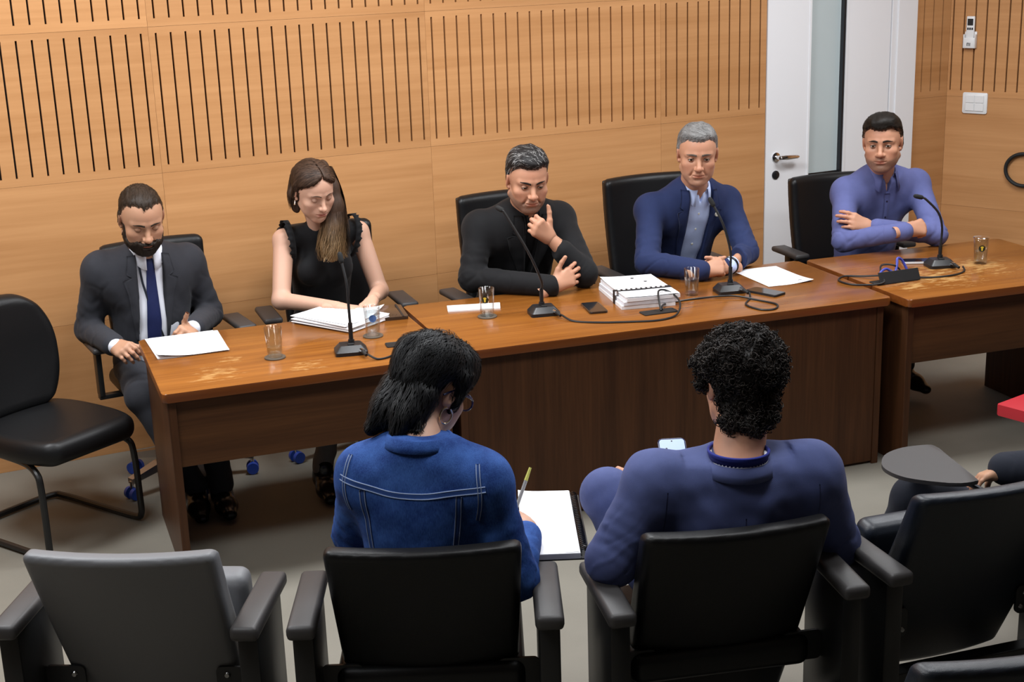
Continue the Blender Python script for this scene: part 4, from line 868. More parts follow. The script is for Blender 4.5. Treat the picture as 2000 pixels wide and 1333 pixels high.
def cable(label, pts, mat='cable_black', r=.0042, name='cable'):
    bm = bmesh.new(); tube(bm, spline([(x, y, TT + z + r) for x, y, z in pts], 6), r, 7); return tag(bm_obj(name, bm, mat, None, True), label, 'cable')
cable('microphone cable running to the outlet by the seam', [(1.075, -1.585, .012), (1.10, -1.625, .0), (1.16, -1.61, .0), (1.22, -1.545, .0), (1.25, -1.49, .02), (1.27, -1.475, .004)])
cable('long cable curving from the middle microphone to its outlet', [(1.963, -1.47, .012), (1.98, -1.54, .0), (2.05, -1.61, 0), (2.16, -1.67, 0), (2.28, -1.715, 0), (2.38, -1.69, .004), (2.45, -1.60, .03), (2.46, -1.50, .05), (2.41, -1.50, .06), (2.37, -1.57, .03), (2.36, -1.60, .004)])
cable('looped cable of the grey-haired man\'s microphone', [(2.818, -1.575, .012), (2.79, -1.62, .0), (2.715, -1.70, .0), (2.72, -1.80, .0), (2.775, -1.82, 0), (2.825, -1.76, 0), (2.80, -1.66, 0), (2.755, -1.585, .006), (2.70, -1.545, .006), (2.59, -1.50, 0), (2.47, -1.50, 0), (2.40, -1.55, .01), (2.37, -1.59, .004)])
cable('black cable looping over the far table edge', [(3.90, -1.695, .010), (3.87, -1.735, .0), (3.78, -1.765, 0), (3.66, -1.74, 0), (3.57, -1.70, .015), (3.52, -1.68, .06), (3.46, -1.66, .065), (3.43, -1.70, .03), (3.42, -1.73, .01), (3.37, -1.72, .002), (3.30, -1.66, 0), (3.30, -1.57, 0), (3.37, -1.52, 0), (3.43, -1.58, .004), (3.48, -1.68, .02), (3.50, -1.70, .004)])
cable('blue cable sprouting from the open outlet', [(3.44, -1.71, .004), (3.43, -1.69, .035), (3.47, -1.68, .05), (3.51, -1.69, .03), (3.53, -1.68, .06), (3.545, -1.665, .085), (3.57, -1.665, .075), (3.585, -1.685, .03), (3.58, -1.70, .004)], 'cable_blue', .006)
# note pad and pen of the woman in denim, phone of the man in blue
NB = Matrix.Translation((1.050, -3.112, .675)) @ Matrix.Rotation(math.radians(-24), 4, 'Z')
t = tag(empty('spiral_notebook'), 'open spiral notebook under the writing woman\'s hand', 'notebook'); t.matrix_world = NB
simple('pages', t, 'paper', lambda bm: box(bm, -.075, .078, -.265, .18, -.012, .006, .002)); simple('top_page', t, 'paper', lambda bm: curled(bm, (0, -.04), .15, .44, 0, .0065, .01, (-.8, .8)), True); simple('cover', t, 'band_black', lambda bm: box(bm, -.075, .105, -.262, .185, -.016, -.012))
simple('coil_binding', t, 'phone_glass', lambda bm: tube(bm, [(.088 + .011 * math.cos(q), -.25 + .42 * q / (2 * PI * 34), -.003 + .011 * math.sin(q)) for q in np.linspace(0, 2 * PI * 34, 34 * 8)], .0016, 4), True)
bm = bmesh.new(); pa, pb = Vector((.985, -3.05, .693)), Vector((1.042, -3.02, .78)); pd = (pb - pa).normalized(); t = tag(empty('pen', pa), 'yellow-green pen in the writing woman\'s hand', 'pen'); plain('pen_yellow', (.55, .55, .12), .35); plain('pen_grey', (.3, .3, .3), .35)
rod(bm, Vector((0, 0, 0)), pd * .085, .0052, .0052, 10); bm_obj('barrel', bm, 'pen_grey', t, True); bm = bmesh.new(); rod(bm, pd * .085, pd * .125, .0055, .0038, 10); bm_obj('cap', bm, 'pen_yellow', t, True); bm = bmesh.new(); rod(bm, -pd * .012, Vector((0, 0, 0)), .001, .0045, 10); bm_obj('tip', bm, 'chrome', t, True)
# ------------------------------------------------------------------ the people in this room
def cloth(name, col, rough=.8, bump=.25, bscale=700, var=.12, vscale=40, sheen=.04): plain(name, col, rough, bump=bump, bscale=bscale, var=var, vscale=vscale, sheen=sheen, spec=.25)
cloth('cloth_charcoal', (.030, .031, .038)); cloth('cloth_black', (.007, .007, .008), sheen=.05); cloth('cloth_navy', (.016, .026, .082)); cloth('cloth_blazer', (.072, .092, .225))
cloth('cloth_white', (.74, .76, .84), bump=.1, var=.03); cloth('cloth_sky', (.50, .60, .88), bump=.1, var=.05); cloth('cloth_violet', (.105, .120, .285), bump=.15, var=.1)
cloth('cloth_tie', (.012, .018, .075), rough=.55); cloth('cloth_grey_trousers', (.16, .155, .15)); cloth('cloth_top', (.006, .006, .007), sheen=.05); cloth('cloth_jeans_dark', (.012, .015, .025))
cloth('lanyard_black', (.01, .012, .02)); cloth('lanyard_blue', (.02, .03, .22)); cloth('cuff_dark', (.05, .06, .16))
plain('shoe_black', (.012, .011, .011), rough=.25, spec=.5); plain('button_dark', (.02, .02, .05), rough=.3); plain('badge', (.75, .72, .6), rough=.3); plain('silver', (.8, .78, .72), rough=.2, metal=1.)
SK1, SK2, SK3 = (.46, .25, .155), (.56, .33, .235), (.50, .255, .16)
def flow_back(p): return np.stack([p[:, 0] * 3, -np.ones(len(p)), -.1 - np.clip(-p[:, 1] * 14, 0, 3)], 1)
def flow_down(p): return np.stack([p[:, 0] * 6, p[:, 1] * 6 - .1, -np.clip(.12 - p[:, 2], .01, 1) * 12], 1)
def flow_side(p): return np.stack([np.ones(len(p)) * .8, -np.ones(len(p)) * .6 + p[:, 1] * 2, -.1 - np.clip((np.abs(p[:, 0]) - .05) * 60, 0, 4)], 1)
def V_open(a, b, zb, top=.06, mid=None): return [(-a, top)] + ([(-mid[0], mid[1])] if mid else []) + [(-b, zb), (b, zb)] + ([(mid[0], mid[1])] if mid else []) + [(a, top)]
def lapels(B, f, mat, a, zb, b=.006, w=.075, top=.03, wide=None):
    for q in (-1, 1):
        e = (wide or b); A = [(q * a, top), (q * (a + (e - a) * .35), top + (zb - top) * .35), (q * e, zb)]
        O = [(q * (a + .032), top - .008), (q * (a + .046), top - .075), (q * (a + .022), top - .088), (q * (a + w - .012), top - .098), (q * (a * .75 + w * .75), top - .16), (q * (e + .008), zb)]
        B.patch('lapel', f, A, O, mat, n=5, off=.0035, thick=.004, m=40)
def dot(B, name, f, x, z, r, mat, off=.002, th=.003, parent=None, side=1):
    p = B.front(f, [(x, z)], off, side)[0]; n = f.grad(p[None])[0]; bm = bmesh.new(); rod(bm, p - n * .002, p + n * th, r, r * .85, 12); o = bm_obj(name, bm, mat, parent or B.root, True); return o
def wrinkle(B, f, seed=1, amp=.005):
    mk = [(B.J['el' + q], .11, 1.) for q in 'LR'] + [(B.J['sh' + q] - B.up * .10 + B.fwd * .03, .08, .8) for q in 'LR'] + [((B.J['el' + q] + B.J['wr' + q]) / 2, .08, .6) for q in 'LR'] + [(B.hip + (B.neck - B.hip) * .35, .16, .6)]
    f.crease(amp, 48, seed + 20, .28, mk); f.crease(-amp * .8, 40, seed + 31, .35, mk); return f
def suit_top(B, g=.014, noise=.0028, fold=.002, arms='LR', to=.97, r=(.057, .05, .047, .04), pad=.13, seed=1, **kw):
    f = B.grid(['neck', 'shL', 'shR', 'elL', 'elR', 'wrL', 'wrR', 'hip'], pad); B.torso(f, g, **kw); f.noise(noise, 26, seed, 8); f.noise(noise * .35, 70, seed + 9, 7); B.chest = f.copy()
    for q in arms: B.arm(f, q, r, g * .55, to, fold)
    return wrinkle(B, f, seed)
def earring(B, pts, r, mat='silver'):
    bm = bmesh.new(); tube(bm, pts, r, 6); return bm_obj('earring', bm, mat, B.root, True)

# --- man in the charcoal suit at the near table
B = Body('person', 'bearded man in charcoal suit and blue tie looking down', dict(head=(.469, -.600, 1.205), neck=(.483, -.505, 1.030), shR=(.296, -.470, .990), shL=(.676, -.450, .975), elR=(.235, -.400, .716), wrR=(.285, -.700, .712), elL=(.755, -.420, .715), wrL=(.610, -.740, .745), hip=(.50, -.40, .54)))
B.set_head(PI + .03, .42, .0, 1.07, jaw=1.05, nose=1.05, fold=.4)
B.skin_head(SK1, upper=-21, lower=-25, look=(0, .8, -.6)); B.brows((.035, .024, .017), .0036, .002)
B.hair([(.092, .078), (.068, .083), (.05, .07), (.045, .03), (.034, .012), (.03, -.03), (.010, -.03), (.006, .022), (-.018, .036), (-.036, .012), (-.04, -.03), (-.05, -.07), (-.09, -.09), (-.16, -.09), (-.16, .2), (.15, .2), (.15, .09)], (.028, .018, .012), .004, .005, taper=.03, fade=.014, flow=lambda p: np.stack([p[:, 0] * 4 + .3, np.ones(len(p)) * .9, -np.clip((.1 - p[:, 2]) * 12, 0, 2)], 1), n=2600, length=.018, bend=5, recess=.006)
def beard(B, col, thick, poly, n=900, lips=True, length=.012):
    def ex(f):
        if lips: f.ell((0, .102, -.0665), (.021, .024, .0065), .004, 's')
    f = hair_field(B.hf, poly, thick, 0, 0, 0, ex, noise=(.0009, 330), aniso=(1, 1, .5)); V, F = f.mesh(); sv, sf = strands(f, n, lambda p: np.stack([p[:, 0] * 4, np.zeros(len(p)) + .2, -np.ones(len(p))], 1), length, seg=3, width=.0008, lift=.0016)
    V, F, m = join([(V, F), (sv, sf)]); rng = np.random.RandomState(3); mesh_obj('beard', B.hw(V), F, 'hair', B.root, True, pigment=np.array(col) * rng.uniform(.7, 1.3, (len(V), 1)))
beard(B, (.022, .015, .011), .0065, [(.13, -.047), (.1, -.047), (.09, -.052), (.074, -.06), (.05, -.05), (.034, -.02), (.03, .0), (.012, .0), (.008, -.05), (.02, -.09), (.05, -.128), (.08, -.135), (.14, -.135)])
B.hand(1, B.wrR + B.w((.488, -.36, 0)) * 0, (.28, -.9, -.05), (-.55, -.1, .8), curl=((35, 45, 25),) * 4, thumb=((35, -30), (10, -20), (10, -10)))
B.hand(-1, B.wrL, (-.45, -.7, .05), (.5, -.3, .75), curl=((45, 55, 30),) * 4, thumb=((25, 35), (-10, 25), (-5, 0)))
sh = B.grid(['neck', 'shL', 'shR', 'elL', 'elR', 'wrL', 'wrR', 'hip']); B.torso(sh, .001, belly=.02); [B.cuff(sh, q, .037, .8, 1.04) for q in 'LR']; sh.noise(.0015, 40, 4); B.above(sh, .045, .01, .5); B.out('shirt', sh, 'cloth_white')
jk = suit_top(B, belly=.012); B.cut(jk, V_open(.062, .058, -.5, .2, (.05, -.14))); B.above(jk, .05, .01, .2); B.out('jacket', jk, 'cloth_charcoal')
lapels(B, B.chest, 'cloth_charcoal', .055, -.34, w=.072, wide=.058)
B.collar('shirt_collar', 'cloth_white', (.062, .064), .036, .02, 12, .012, .032, z0=.018, y0=.01)
B.collar('jacket_collar', 'cloth_charcoal', (.074, .076), .03, .026, 62, .028, .0, z0=.012, y0=.0)
B.patch('tie', sh, [(-.016, .028), (-.014, .0), (-.021, -.06), (-.034, -.25), (-.03, -.36), (-.002, -.40)], [(.018, .028), (.014, .0), (.017, -.06), (.025, -.25), (.026, -.36), (.0, -.40)], 'cloth_tie', n=5, off=.004, thick=.006)
B.strip('lanyard', sh, [B.at(.056, .1, .03), B.at(.045, .14, -.06), B.at(.02, .15, -.16), B.at(-.035, .17, -.30), B.at(-.055, .17, -.36)], .009, 'lanyard_black', off=.006)
o = dot(B, 'badge_reel', sh, -.062, -.355, .016, 'chrome', .004, .008); dot(B, 'badge_face', sh, -.062, -.355, .013, 'badge', .012, .004, o)
B.legs('cloth_charcoal', 'shoe_black', ((.60, -.80, .50), (.62, -.93, .11), (.60, -1.25, .06)), ((.36, -.78, .5), (.52, -.88, .11), (.50, -1.10, .05)))
B.finish_skin()

# --- woman in the black top
B = Body('person', 'woman with long brown hair in sleeveless black lace top reading papers', dict(head=(1.208, -.620, 1.247), neck=(1.258, -.520, 1.062), shR=(1.092, -.505, 1.022), shL=(1.452, -.470, 1.010), elR=(1.021, -.640, .785), wrR=(1.195, -.885, .783), elL=(1.505, -.56, .745), wrL=(1.360, -.86, .785), hip=(1.28, -.38, .56)))
B.set_head(PI + .16, .42, .06, 1.0, jaw=.88, chin=.85, nose=.88, cheek=1.05, female=True, lips=1.2, neck_r=.046, brow=.8, fold=0)
def parting(f): f.cap((-.006, .10, .085), (-.002, -.01, .128), .017, .017, .002, 's', flat=((1, 0, 0), .16))
B.skin_head(SK2, lip=(.72, .42, .45), ruddy=.2, upper=-21, lower=-25, look=(0, .8, -.6)); B.brows((.075, .045, .03), .0022, .004)
B.hair([(.094, .104), (.072, .098), (.055, .075), (.046, .04), (.036, .01), (.015, -.01), (.006, .022), (-.02, .03), (-.03, -.02), (-.035, -.1), (-.05, -.14), (-.16, -.14), (-.16, .2), (.15, .2), (.15, .095)], (.048, .026, .016), .009, .006, flow=lambda p: np.stack([np.sign(p[:, 0] + .01) * (.9 + 0 * p[:, 0]), -np.ones(len(p)) * .35, -np.clip((.13 - p[:, 2]) * 18, .05, 4)], 1), n=3500, length=.06, width=.0012, bend=7, noise=(.0010, 200), var=.7, jit=.10, peak=.75, recess=0, fade=.003, taper=.02, extra=parting)
f = Field(B.w((1.02, -.85, .83)), B.w((1.50, -.40, 1.42)), .005)
Lk = [B.w(p) for p in [(1.268, -.575, 1.335), (1.292, -.59, 1.25), (1.298, -.615, 1.165), (1.285, -.635, 1.08), (1.268, -.655, 1.0), (1.262, -.66, .945)]]
Rk = [B.w(p) for p in [(1.165, -.555, 1.315), (1.142, -.56, 1.23), (1.146, -.545, 1.165)]]
f.chain(Lk, [.035, .036, .038, .042, .04, .016], .03); f.chain(Rk, [.03, .028, .018], .02); f.noise(.005, 90, 5, 8, (1, 1, .15)); V, F = f.mesh(); rng = np.random.RandomState(8); parts = [(V, F)]
def ombre(V):
    t = np.clip((1.13 - (V[:, 2] + B.base[2])) / .16, 0, 1)[:, None]; return np.array([.048, .026, .016]) * (1 - t) + np.array([.21, .125, .055]) * t
pig = [ombre(V) * rng.uniform(.8, 1.2, (len(V), 1))]; G = []
for chain, rad, n, wave in ((Lk, [.038, .041, .044, .052, .056, .048], 1000, .016), (Rk, [.03, .029, .024], 140, .003)):
    c = np.array(spline(chain, 5)); rr = np.interp(np.linspace(0, 1, len(c)), np.linspace(0, 1, len(rad)), rad)
    for i in range(n):
        a = rng.uniform(0, 6.28); q = math.sqrt(rng.uniform(.8, 1.5)); ph = rng.uniform(0, 6.28); m = len(c); t = np.linspace(0, 1, m); end = rng.uniform(.85, 1.1); wv = wave * np.clip((t - .45) / .4, 0, 1) * rng.uniform(.4, 1.6)
        p = c + (rr * q)[:, None] * (np.cos(a) * np.array([1, 0, 0]) + np.sin(a) * np.array([0, .75, 0]))[None] + np.stack([np.sin(t * 13 + ph) * wv, np.cos(t * 11 + ph) * wv * .7, np.zeros(m) - .03 * (end - 1) * t], 1)
        k = int(m * min(1, end)); tt = np.linspace(0, k - 1, 16); G.append(np.stack([np.interp(tt, np.arange(m), p[:, j]) for j in range(3)], 1))
G = np.array(G); sv, sf = ribbons(G, .0015, f); parts.append((sv, sf)); pig.append(ombre(sv) * np.repeat(rng.uniform(.5, 1.35, (len(G), 1)), 32, 0))
V, F, _ = join(parts); mesh_obj('hair_lock', V, F, 'hair', B.root, True, pigment=np.concatenate(pig))
sk = B.grid(['neck', 'shL', 'shR', 'elL', 'elR', 'wrL', 'wrR'], .1, .0045)
for q in 'LR': B.arm(sk, q, (.046, .039, .037, .026), 0, 1.0, 0)
sk.cap(B.neck - B.up * .03, B.shL, .045, .04, .03); sk.cap(B.neck - B.up * .03, B.shR, .045, .04, .03); B.limb_skin(sk)
B.hand(1, B.wrR, (.75, -.6, -.05), (.1, .1, 1), curl=((12, 20, 12),) * 4, thumb=((35, -10), (-5, -5), (-5, 0)), size=.92)
B.hand(-1, B.wrL, (-.55, -.8, -.05), (0, 0, 1), curl=((18, 25, 15),) * 4, size=.92)
tp = B.grid(['neck', 'shL', 'shR', 'hip'], .16); H, K = B.hip, B.neck
tp.ell(H + (K - H) * .66, (.142, .105, .17), .03, R=B.R); tp.ell(H + (K - H) * .35, (.132, .10, .2), .06, R=B.R); tp.ell(H, (.16, .125, .11), .06, R=B.R)
for q in (-1, 1): tp.ell(B.at(q * .07, .085, -.17), (.06, .045, .06), .04, R=B.R)
for q in (B.shL, B.shR): tp.cap(q + (K - q) * .12, K - B.up * .02, .05, .052, .04)
tp.cap(K - B.up * .02, K + B.up * .05 + B.fwd * .012, .054, .052, .03); tp.noise(.0018, 45, 4, 9, (1, 1, .5))
B.above(tp, .062, .004, .1); B.out('lace_top', tp, 'cloth_top')
for q in (-1, 1):      # lace frill around each armhole
    P = [B.at(q * (.150 + .012 * math.sin(t * 1.3)), .075 * math.cos(t), -.06 + .105 * math.sin(t) * 1.0) for t in np.linspace(-.9, 3.6, 46)]; bm = bmesh.new(); pr_ = None
    for i, p in enumerate(P):
        o_ = p + B.lat * q * (.018 + .006 * math.sin(i * 1.9)) + B.up * .004 * math.cos(i * 1.9); a, b = bm.verts.new(p - B.lat * q * .01), bm.verts.new(o_)
        if pr_: bm.faces.new((pr_[0], pr_[1], b, a))
        pr_ = (a, b)
    o = bm_obj('lace_frill', bm, 'cloth_top', B.root, True); md = o.modifiers.new('thickness', 'SOLIDIFY'); md.thickness = .002
earring(B, [B.hw(np.array([[.0835, -.004, -.034 - .006 * i]]))[0] for i in range(5)], [.003, .0018, .0035, .002, .004])
B.legs('cloth_grey_trousers', 'shoe_black', ((1.40, -.80, .5), (1.42, -.72, .11), (1.40, -.95, .05)), ((1.2, -.8, .5), (1.05, -.98, .12), (1.02, -1.2, .06)), r=(.085, .062, .055, .045))
B.finish_skin()

# --- man in black resting his chin on his hand
B = Body('person', 'man in black suit resting chin on hand at microphone', dict(head=(2.112, -.880, 1.235), neck=(2.140, -.775, 1.075), shR=(1.938, -.735, 1.022), shL=(2.350, -.715, 1.012), elR=(1.845, -.83, .812), wrR=(2.118, -1.10, .795), elL=(2.305, -1.03, .815), wrL=(2.165, -.985, .985), hip=(2.16, -.52, .54)))
B.set_head(PI - .2, .26, -.02, 1.08, jaw=1.12, nose=1.12, cheek=1.1, fold=.8)
B.skin_head(SK3, stubble=((.085, .068, .06), .58), ruddy=.4, upper=12, lower=-16, look=(-.1, 1, -.05)); B.brows((.022, .016, .014), .0042, .001, tilt=-.006)
B.hair(HAIR_SHORT, (.022, .020, .020), .007, .016, taper=.026, fade=.010, flow=flow_side, n=3500, length=.035, grey=((.30, .29, .28), .22), noise=(.0025, 120), jit=.35)
B.hand(1, B.wrR, (.78, -.05, .32), (-.15, -.95, .35), curl=((15, 22, 12), (20, 25, 15), (25, 30, 18), (28, 35, 20)), spread=6, thumb=((45, 12), (-8, 8), (-8, 5)), size=1.06)
B.hand(-1, B.wrL, (-.72, -.12, .62), (-.25, -.9, .1), curl=((55, 70, 40), (60, 75, 40), (62, 78, 40), (60, 75, 40)), thumb=((52, -8), (0, -8), (-8, 0)), size=1.08)
sk = B.grid(['elL', 'wrL'], .06, .004); sk.cap(B.elL + (B.wrL - B.elL) * .5, B.wrL, .036, .027, .01); B.limb_skin(sk)
jk = suit_top(B, .016, arms='R', wide=1.08, chest=1.1, belly=.02, sh=.062); B.J['wrL'] = B.elL + (B.wrL - B.elL) * .62; B.arm(jk, 'L', (.06, .055, .052, .043), .008, 1., .002); B.above(jk, .06, .01, .3); B.cut(jk, V_open(.05, .006, -.30, .2)); B.out('jacket', jk, 'cloth_black')
sh = B.grid(['neck', 'shL', 'shR', 'hip']); B.torso(sh, .001, wide=1.08, chest=1.1); B.above(sh, .055, .01, .4); sh.noise(.0015, 40, 2); B.out('shirt', sh, 'cloth_top')
lapels(B, B.chest, 'cloth_black', .05, -.30, w=.08); B.collar('shirt_collar', 'cloth_top', (.064, .066), .034, .02, 14, .012, .03, z0=.018)
B.legs('cloth_black', 'shoe_black', ((2.28, -.95, .5), (2.30, -1.0, .11), (2.30, -1.28, .05)), ((2.03, -.95, .5), (2.03, -1.0, .11), (2.0, -1.28, .05)))
B.finish_skin()

# --- grey-haired man in the navy suit
B = Body('person', 'grey-haired man in navy blazer with clasped hands on table', dict(head=(2.957, -.950, 1.278), neck=(2.995, -.855, 1.100), shR=(2.785, -.815, 1.022), shL=(3.222, -.795, 1.010), elR=(2.655, -1.0, .815), wrR=(2.805, -1.230, .80), elL=(3.16, -1.06, .815), wrL=(2.950, -1.222, .80), hip=(3.02, -.60, .54)))
B.set_head(PI - .50, .16, -.02, 1.08, jaw=1.04, nose=1.08, cheek=.98)
B.skin_head(SK3, ruddy=.4, stubble=((.30, .24, .21), .12), upper=22, lower=-17, lip=(.8, .55, .52)); B.brows((.11, .085, .07), .0038, .001)
B.hair(HAIR_SHORT, (.20, .195, .19), .006, .012, taper=.028, fade=.010, flow=flow_side, n=3500, length=.035, var=.45, noise=(.0018, 150))
B.hand(1, B.wrR, (.72, -.22, .14), (-.35, -.70, .60), curl=((50, 72, 38), (52, 74, 38), (54, 76, 38), (56, 76, 38)), thumb=((18, -4), (-6, -8), (-6, -5)), size=1.04)
B.hand(-1, B.wrL, (-.75, -.18, .16), (.20, -.7, .65), curl=((50, 70, 36), (52, 72, 36), (54, 74, 36), (56, 74, 36)), thumb=((16, 6), (-6, -4), (-6, -5)), size=1.04)
sh = B.grid(['neck', 'shL', 'shR', 'elL', 'elR', 'wrL', 'wrR', 'hip']); B.torso(sh, .001); [B.cuff(sh, q, .036, .85, 1.0) for q in 'LR']; sh.noise(.0022, 42, 4); B.above(sh, .05, .01, .5); B.cut(sh, [(-.034, .1), (0, -.035), (.034, .1)], y0=.0); B.out('shirt', sh, 'cloth_sky')
jk = suit_top(B, belly=.01, sh=.06); B.cut(jk, V_open(.070, .052, -.5, .2, (.062, -.14))); B.above(jk, .05, .01, .2); B.out('jacket', jk, 'cloth_navy'); lapels(B, B.chest, 'cloth_navy', .064, -.36, w=.074, wide=.052)
B.collar('shirt_collar', 'cloth_sky', (.063, .066), .034, .021, 26, .014, .034, z0=.014, y0=.006, spread=.006)
dot(B, 'lapel_pin', B.chest, -.098, -.085, .012, 'badge', .010, .003)
for z in (-.08, -.16, -.24): dot(B, 'shirt_button', sh, 0, z, .0055, 'badge', .001, .002)
bm = bmesh.new(); c = B.elL + (B.wrL - B.elL) * .93; d = unit(B.wrL - B.elL); q = Vector(d).to_track_quat('Z', 'Y').to_matrix(); tube(bm, [Vector(c) + q @ Vector((.038 * math.cos(t), .038 * math.sin(t), 0)) for t in np.linspace(0, 2 * PI, 24, endpoint=False)], .005, 6, True); bm_obj('watch', bm, 'shoe_black', B.root, True)
B.legs('cloth_navy', 'shoe_black', ((3.14, -1.0, .5), (3.16, -1.05, .11), (3.16, -1.33, .05)), ((2.88, -1.0, .5), (2.88, -1.05, .11), (2.86, -1.33, .05)))
B.finish_skin()

# --- man in the violet-blue shirt with folded arms
B = Body('person', 'man in violet-blue shirt with folded arms at far table', dict(head=(3.955, -1.050, 1.251), neck=(4.010, -.975, 1.085), shR=(3.838, -.925, 1.010), shL=(4.250, -.965, 1.018), elR=(3.705, -1.09, .805), wrR=(3.900, -1.295, .862), elL=(4.155, -1.23, .805), wrL=(3.845, -1.165, .865), hip=(4.05, -.78, .52)))
B.set_head(PI - .80, .06, .03, 1.08, jaw=1.1, nose=1.08, cheek=1.05, fold=0)
B.skin_head(SK3, stubble=((.10, .07, .058), .55), ruddy=.3, upper=24, lower=-17); B.brows((.024, .017, .013), .0038, .003)
def quiff(f): f.ell((0, .035, .108), (.058, .055, .026), .02)
B.hair([(.1, .072), (.07, .066), (.054, .056), (.046, .03), (.034, .012), (.028, -.018), (.010, -.018), (.006, .022), (-.018, .036), (-.036, .012), (-.04, -.03), (-.05, -.075), (-.09, -.1), (-.16, -.1), (-.16, .2), (.15, .2), (.15, .08)], (.014, .011, .009), .007, .014, flow=flow_back, n=3200, length=.035, extra=quiff, noise=(.0015, 160), taper=.018, fade=.010)
B.hand(1, B.wrR + np.array([.012, -.004, .006]), (.82, -.10, .06), (.05, -.8, .6), curl=((48, 62, 35), (48, 66, 35), (50, 68, 35), (52, 68, 35)), thumb=((20, -25), (0, -15), (0, -10)), size=1.05)
B.hand(-1, B.w((3.815, -1.145, .868)), (-.70, .22, .30), (.05, -.95, .3), curl=((12, 22, 14), (12, 24, 15), (14, 26, 16), (16, 28, 16)), spread=3, thumb=((20, -30), (0, -20), (0, -10)), size=1.05)
sh = suit_top(B, .008, .0026, .002, to=.96, r=(.058, .05, .047, .036), belly=.015, sh=.06, wide=1.05); B.above(sh, .045, .01, .5); B.cut(sh, [(-.04, .1), (0, -.07), (.04, .1)], y0=.0); B.out('shirt', sh, 'cloth_violet')
B.collar('shirt_collar', 'cloth_violet', (.066, .068), .036, .024, 30, .018, .036, z0=.010, y0=.008, spread=.01)
B.patch('button_placket', B.chest, [(-.014, -.06), (-.014, -.30)], [(.016, -.06), (.016, -.30)], 'cloth_violet', n=3, off=.001, thick=.0025)
for z in (-.10, -.18, -.26): dot(B, 'shirt_button', B.chest, 0, z, .0055, 'button_dark', .003, .002)
for q in 'LR':
    E_, W_ = B.J['el' + q], B.J['wr' + q]; cf = Field(W_ - .2, W_ + .2, .0045); cf.cap(E_ + (W_ - E_) * .72, E_ + (W_ - E_) * 1.0, .0455, .0445, .004); B.out('cuff', cf, 'cloth_violet')
B.legs('cloth_jeans_dark', 'shoe_black', ((4.16, -1.1, .5), (4.02, -1.2, .16), (4.06, -1.46, .08)), ((3.90, -1.1, .5), (3.83, -1.16, .11), (3.83, -1.40, .05)))
B.finish_skin()
# --- woman in the denim jacket, seen from behind
m, nt, b = new_mat('denim'); L = nt.links.new
tc = N(nt, 'ShaderNodeTexCoord'); n1 = N(nt, 'ShaderNodeTexNoise', Scale=14., Detail=5., Roughness=.6); L(tc.outputs['Object'], n1.inputs['Vector'])
mp = N(nt, 'ShaderNodeMapping'); mp.inputs['Scale'].default_value = (500, 500, 90); L(tc.outputs['Object'], mp.inputs[0]); n2 = N(nt, 'ShaderNodeTexNoise', Scale=1., Detail=2.); L(mp.outputs[0], n2.inputs['Vector'])
ad = N(nt, 'ShaderNodeMath', operation='MULTIPLY_ADD'); ad.inputs[1].default_value = .5; L(n2.outputs['Fac'], ad.inputs[0]); L(n1.outputs['Fac'], ad.inputs[2])
rp = N(nt, 'ShaderNodeMapRange'); rp.inputs[1].default_value = .55; rp.inputs[2].default_value = 1.0; L(ad.outputs[0], rp.inputs[0])
mx = N(nt, 'ShaderNodeMix', data_type='RGBA'); mx.inputs[6].default_value = (.010, .034, .16, 1); mx.inputs[7].default_value = (.045, .12, .38, 1); L(rp.outputs[0], mx.inputs[0]); L(mx.outputs[2], b.inputs['Base Color'])
b.inputs['Roughness'].default_value = .85; b.inputs['Specular IOR Level'].default_value = .2; bp = N(nt, 'ShaderNodeBump', Strength=.3, Distance=.002); L(n2.outputs['Fac'], bp.inputs['Height']); L(bp.outputs['Normal'], b.inputs['Normal'])
cloth('denim_seam', (.022, .06, .22), bump=.5); cloth('stitch', (.30, .38, .58), bump=.2); plain('frame_blue', (.015, .018, .07), rough=.25); plain('lens', (.9, .9, .95), rough=.02, trans=1., ior=1.1)
B = Body('person', 'woman in blue denim jacket with short black hair writing notes', dict(head=(.681, -3.200, 1.145), neck=(.605, -3.300, 1.035), shL=(.478, -3.215, .962), shR=(.728, -3.412, .955), elL=(.478, -3.10, .744), wrL=(.72, -2.86, .70), elR=(.795, -3.44, .680), wrR=(.940, -3.215, .705), hip=(.625, -3.27, .52)))
B.set_head(-1.16, .50, .05, 1.0, jaw=.92, nose=.9, female=True, neck_r=.05)
B.skin_head(SK2, upper=-6, lower=-22, ruddy=.15); B.brows((.02, .015, .012), .003, .003)
B.hair([(.105, .05), (.085, .03), (.062, .01), (.05, -.03), (.03, -.035), (.02, .012), (-.006, .03), (-.026, .02), (-.034, -.02), (-.045, -.06), (-.06, -.10), (-.17, -.14), (-.17, .2), (.17, .2), (.17, .05)], (.006, .006, .007), .016, .018, flow=flow_down, n=7500, length=.085, width=.0016, bend=3., noise=(.0028, 95), aniso=(1, 1, .35), var=.9, jit=.22, lift=.006, rise=.003, taper=.034)
nf = Field((-.1, -.17, -.2), (.1, -.02, .06), .0045)      # longer hair over the nape, flicking out
nf.chain([(.035, -.07, -.02), (.03, -.088, -.08), (.03, -.1, -.13)], [.045, .032, .012], .03); nf.chain([(-.03, -.07, -.02), (-.035, -.09, -.08), (-.05, -.112, -.14)], [.05, .036, .012], .03); nf.noise(.003, 120, 3, 8, (1, 1, .2)); V, F = nf.mesh()
sv, sf = strands(nf, 2600, lambda p: np.stack([p[:, 0] * 5, -np.ones(len(p)) * .25, -np.ones(len(p))], 1), .075, width=.0015, lift=.006, rise=.008); V, F, _ = join([(V, F), (sv, sf)]); rng = np.random.RandomState(4)
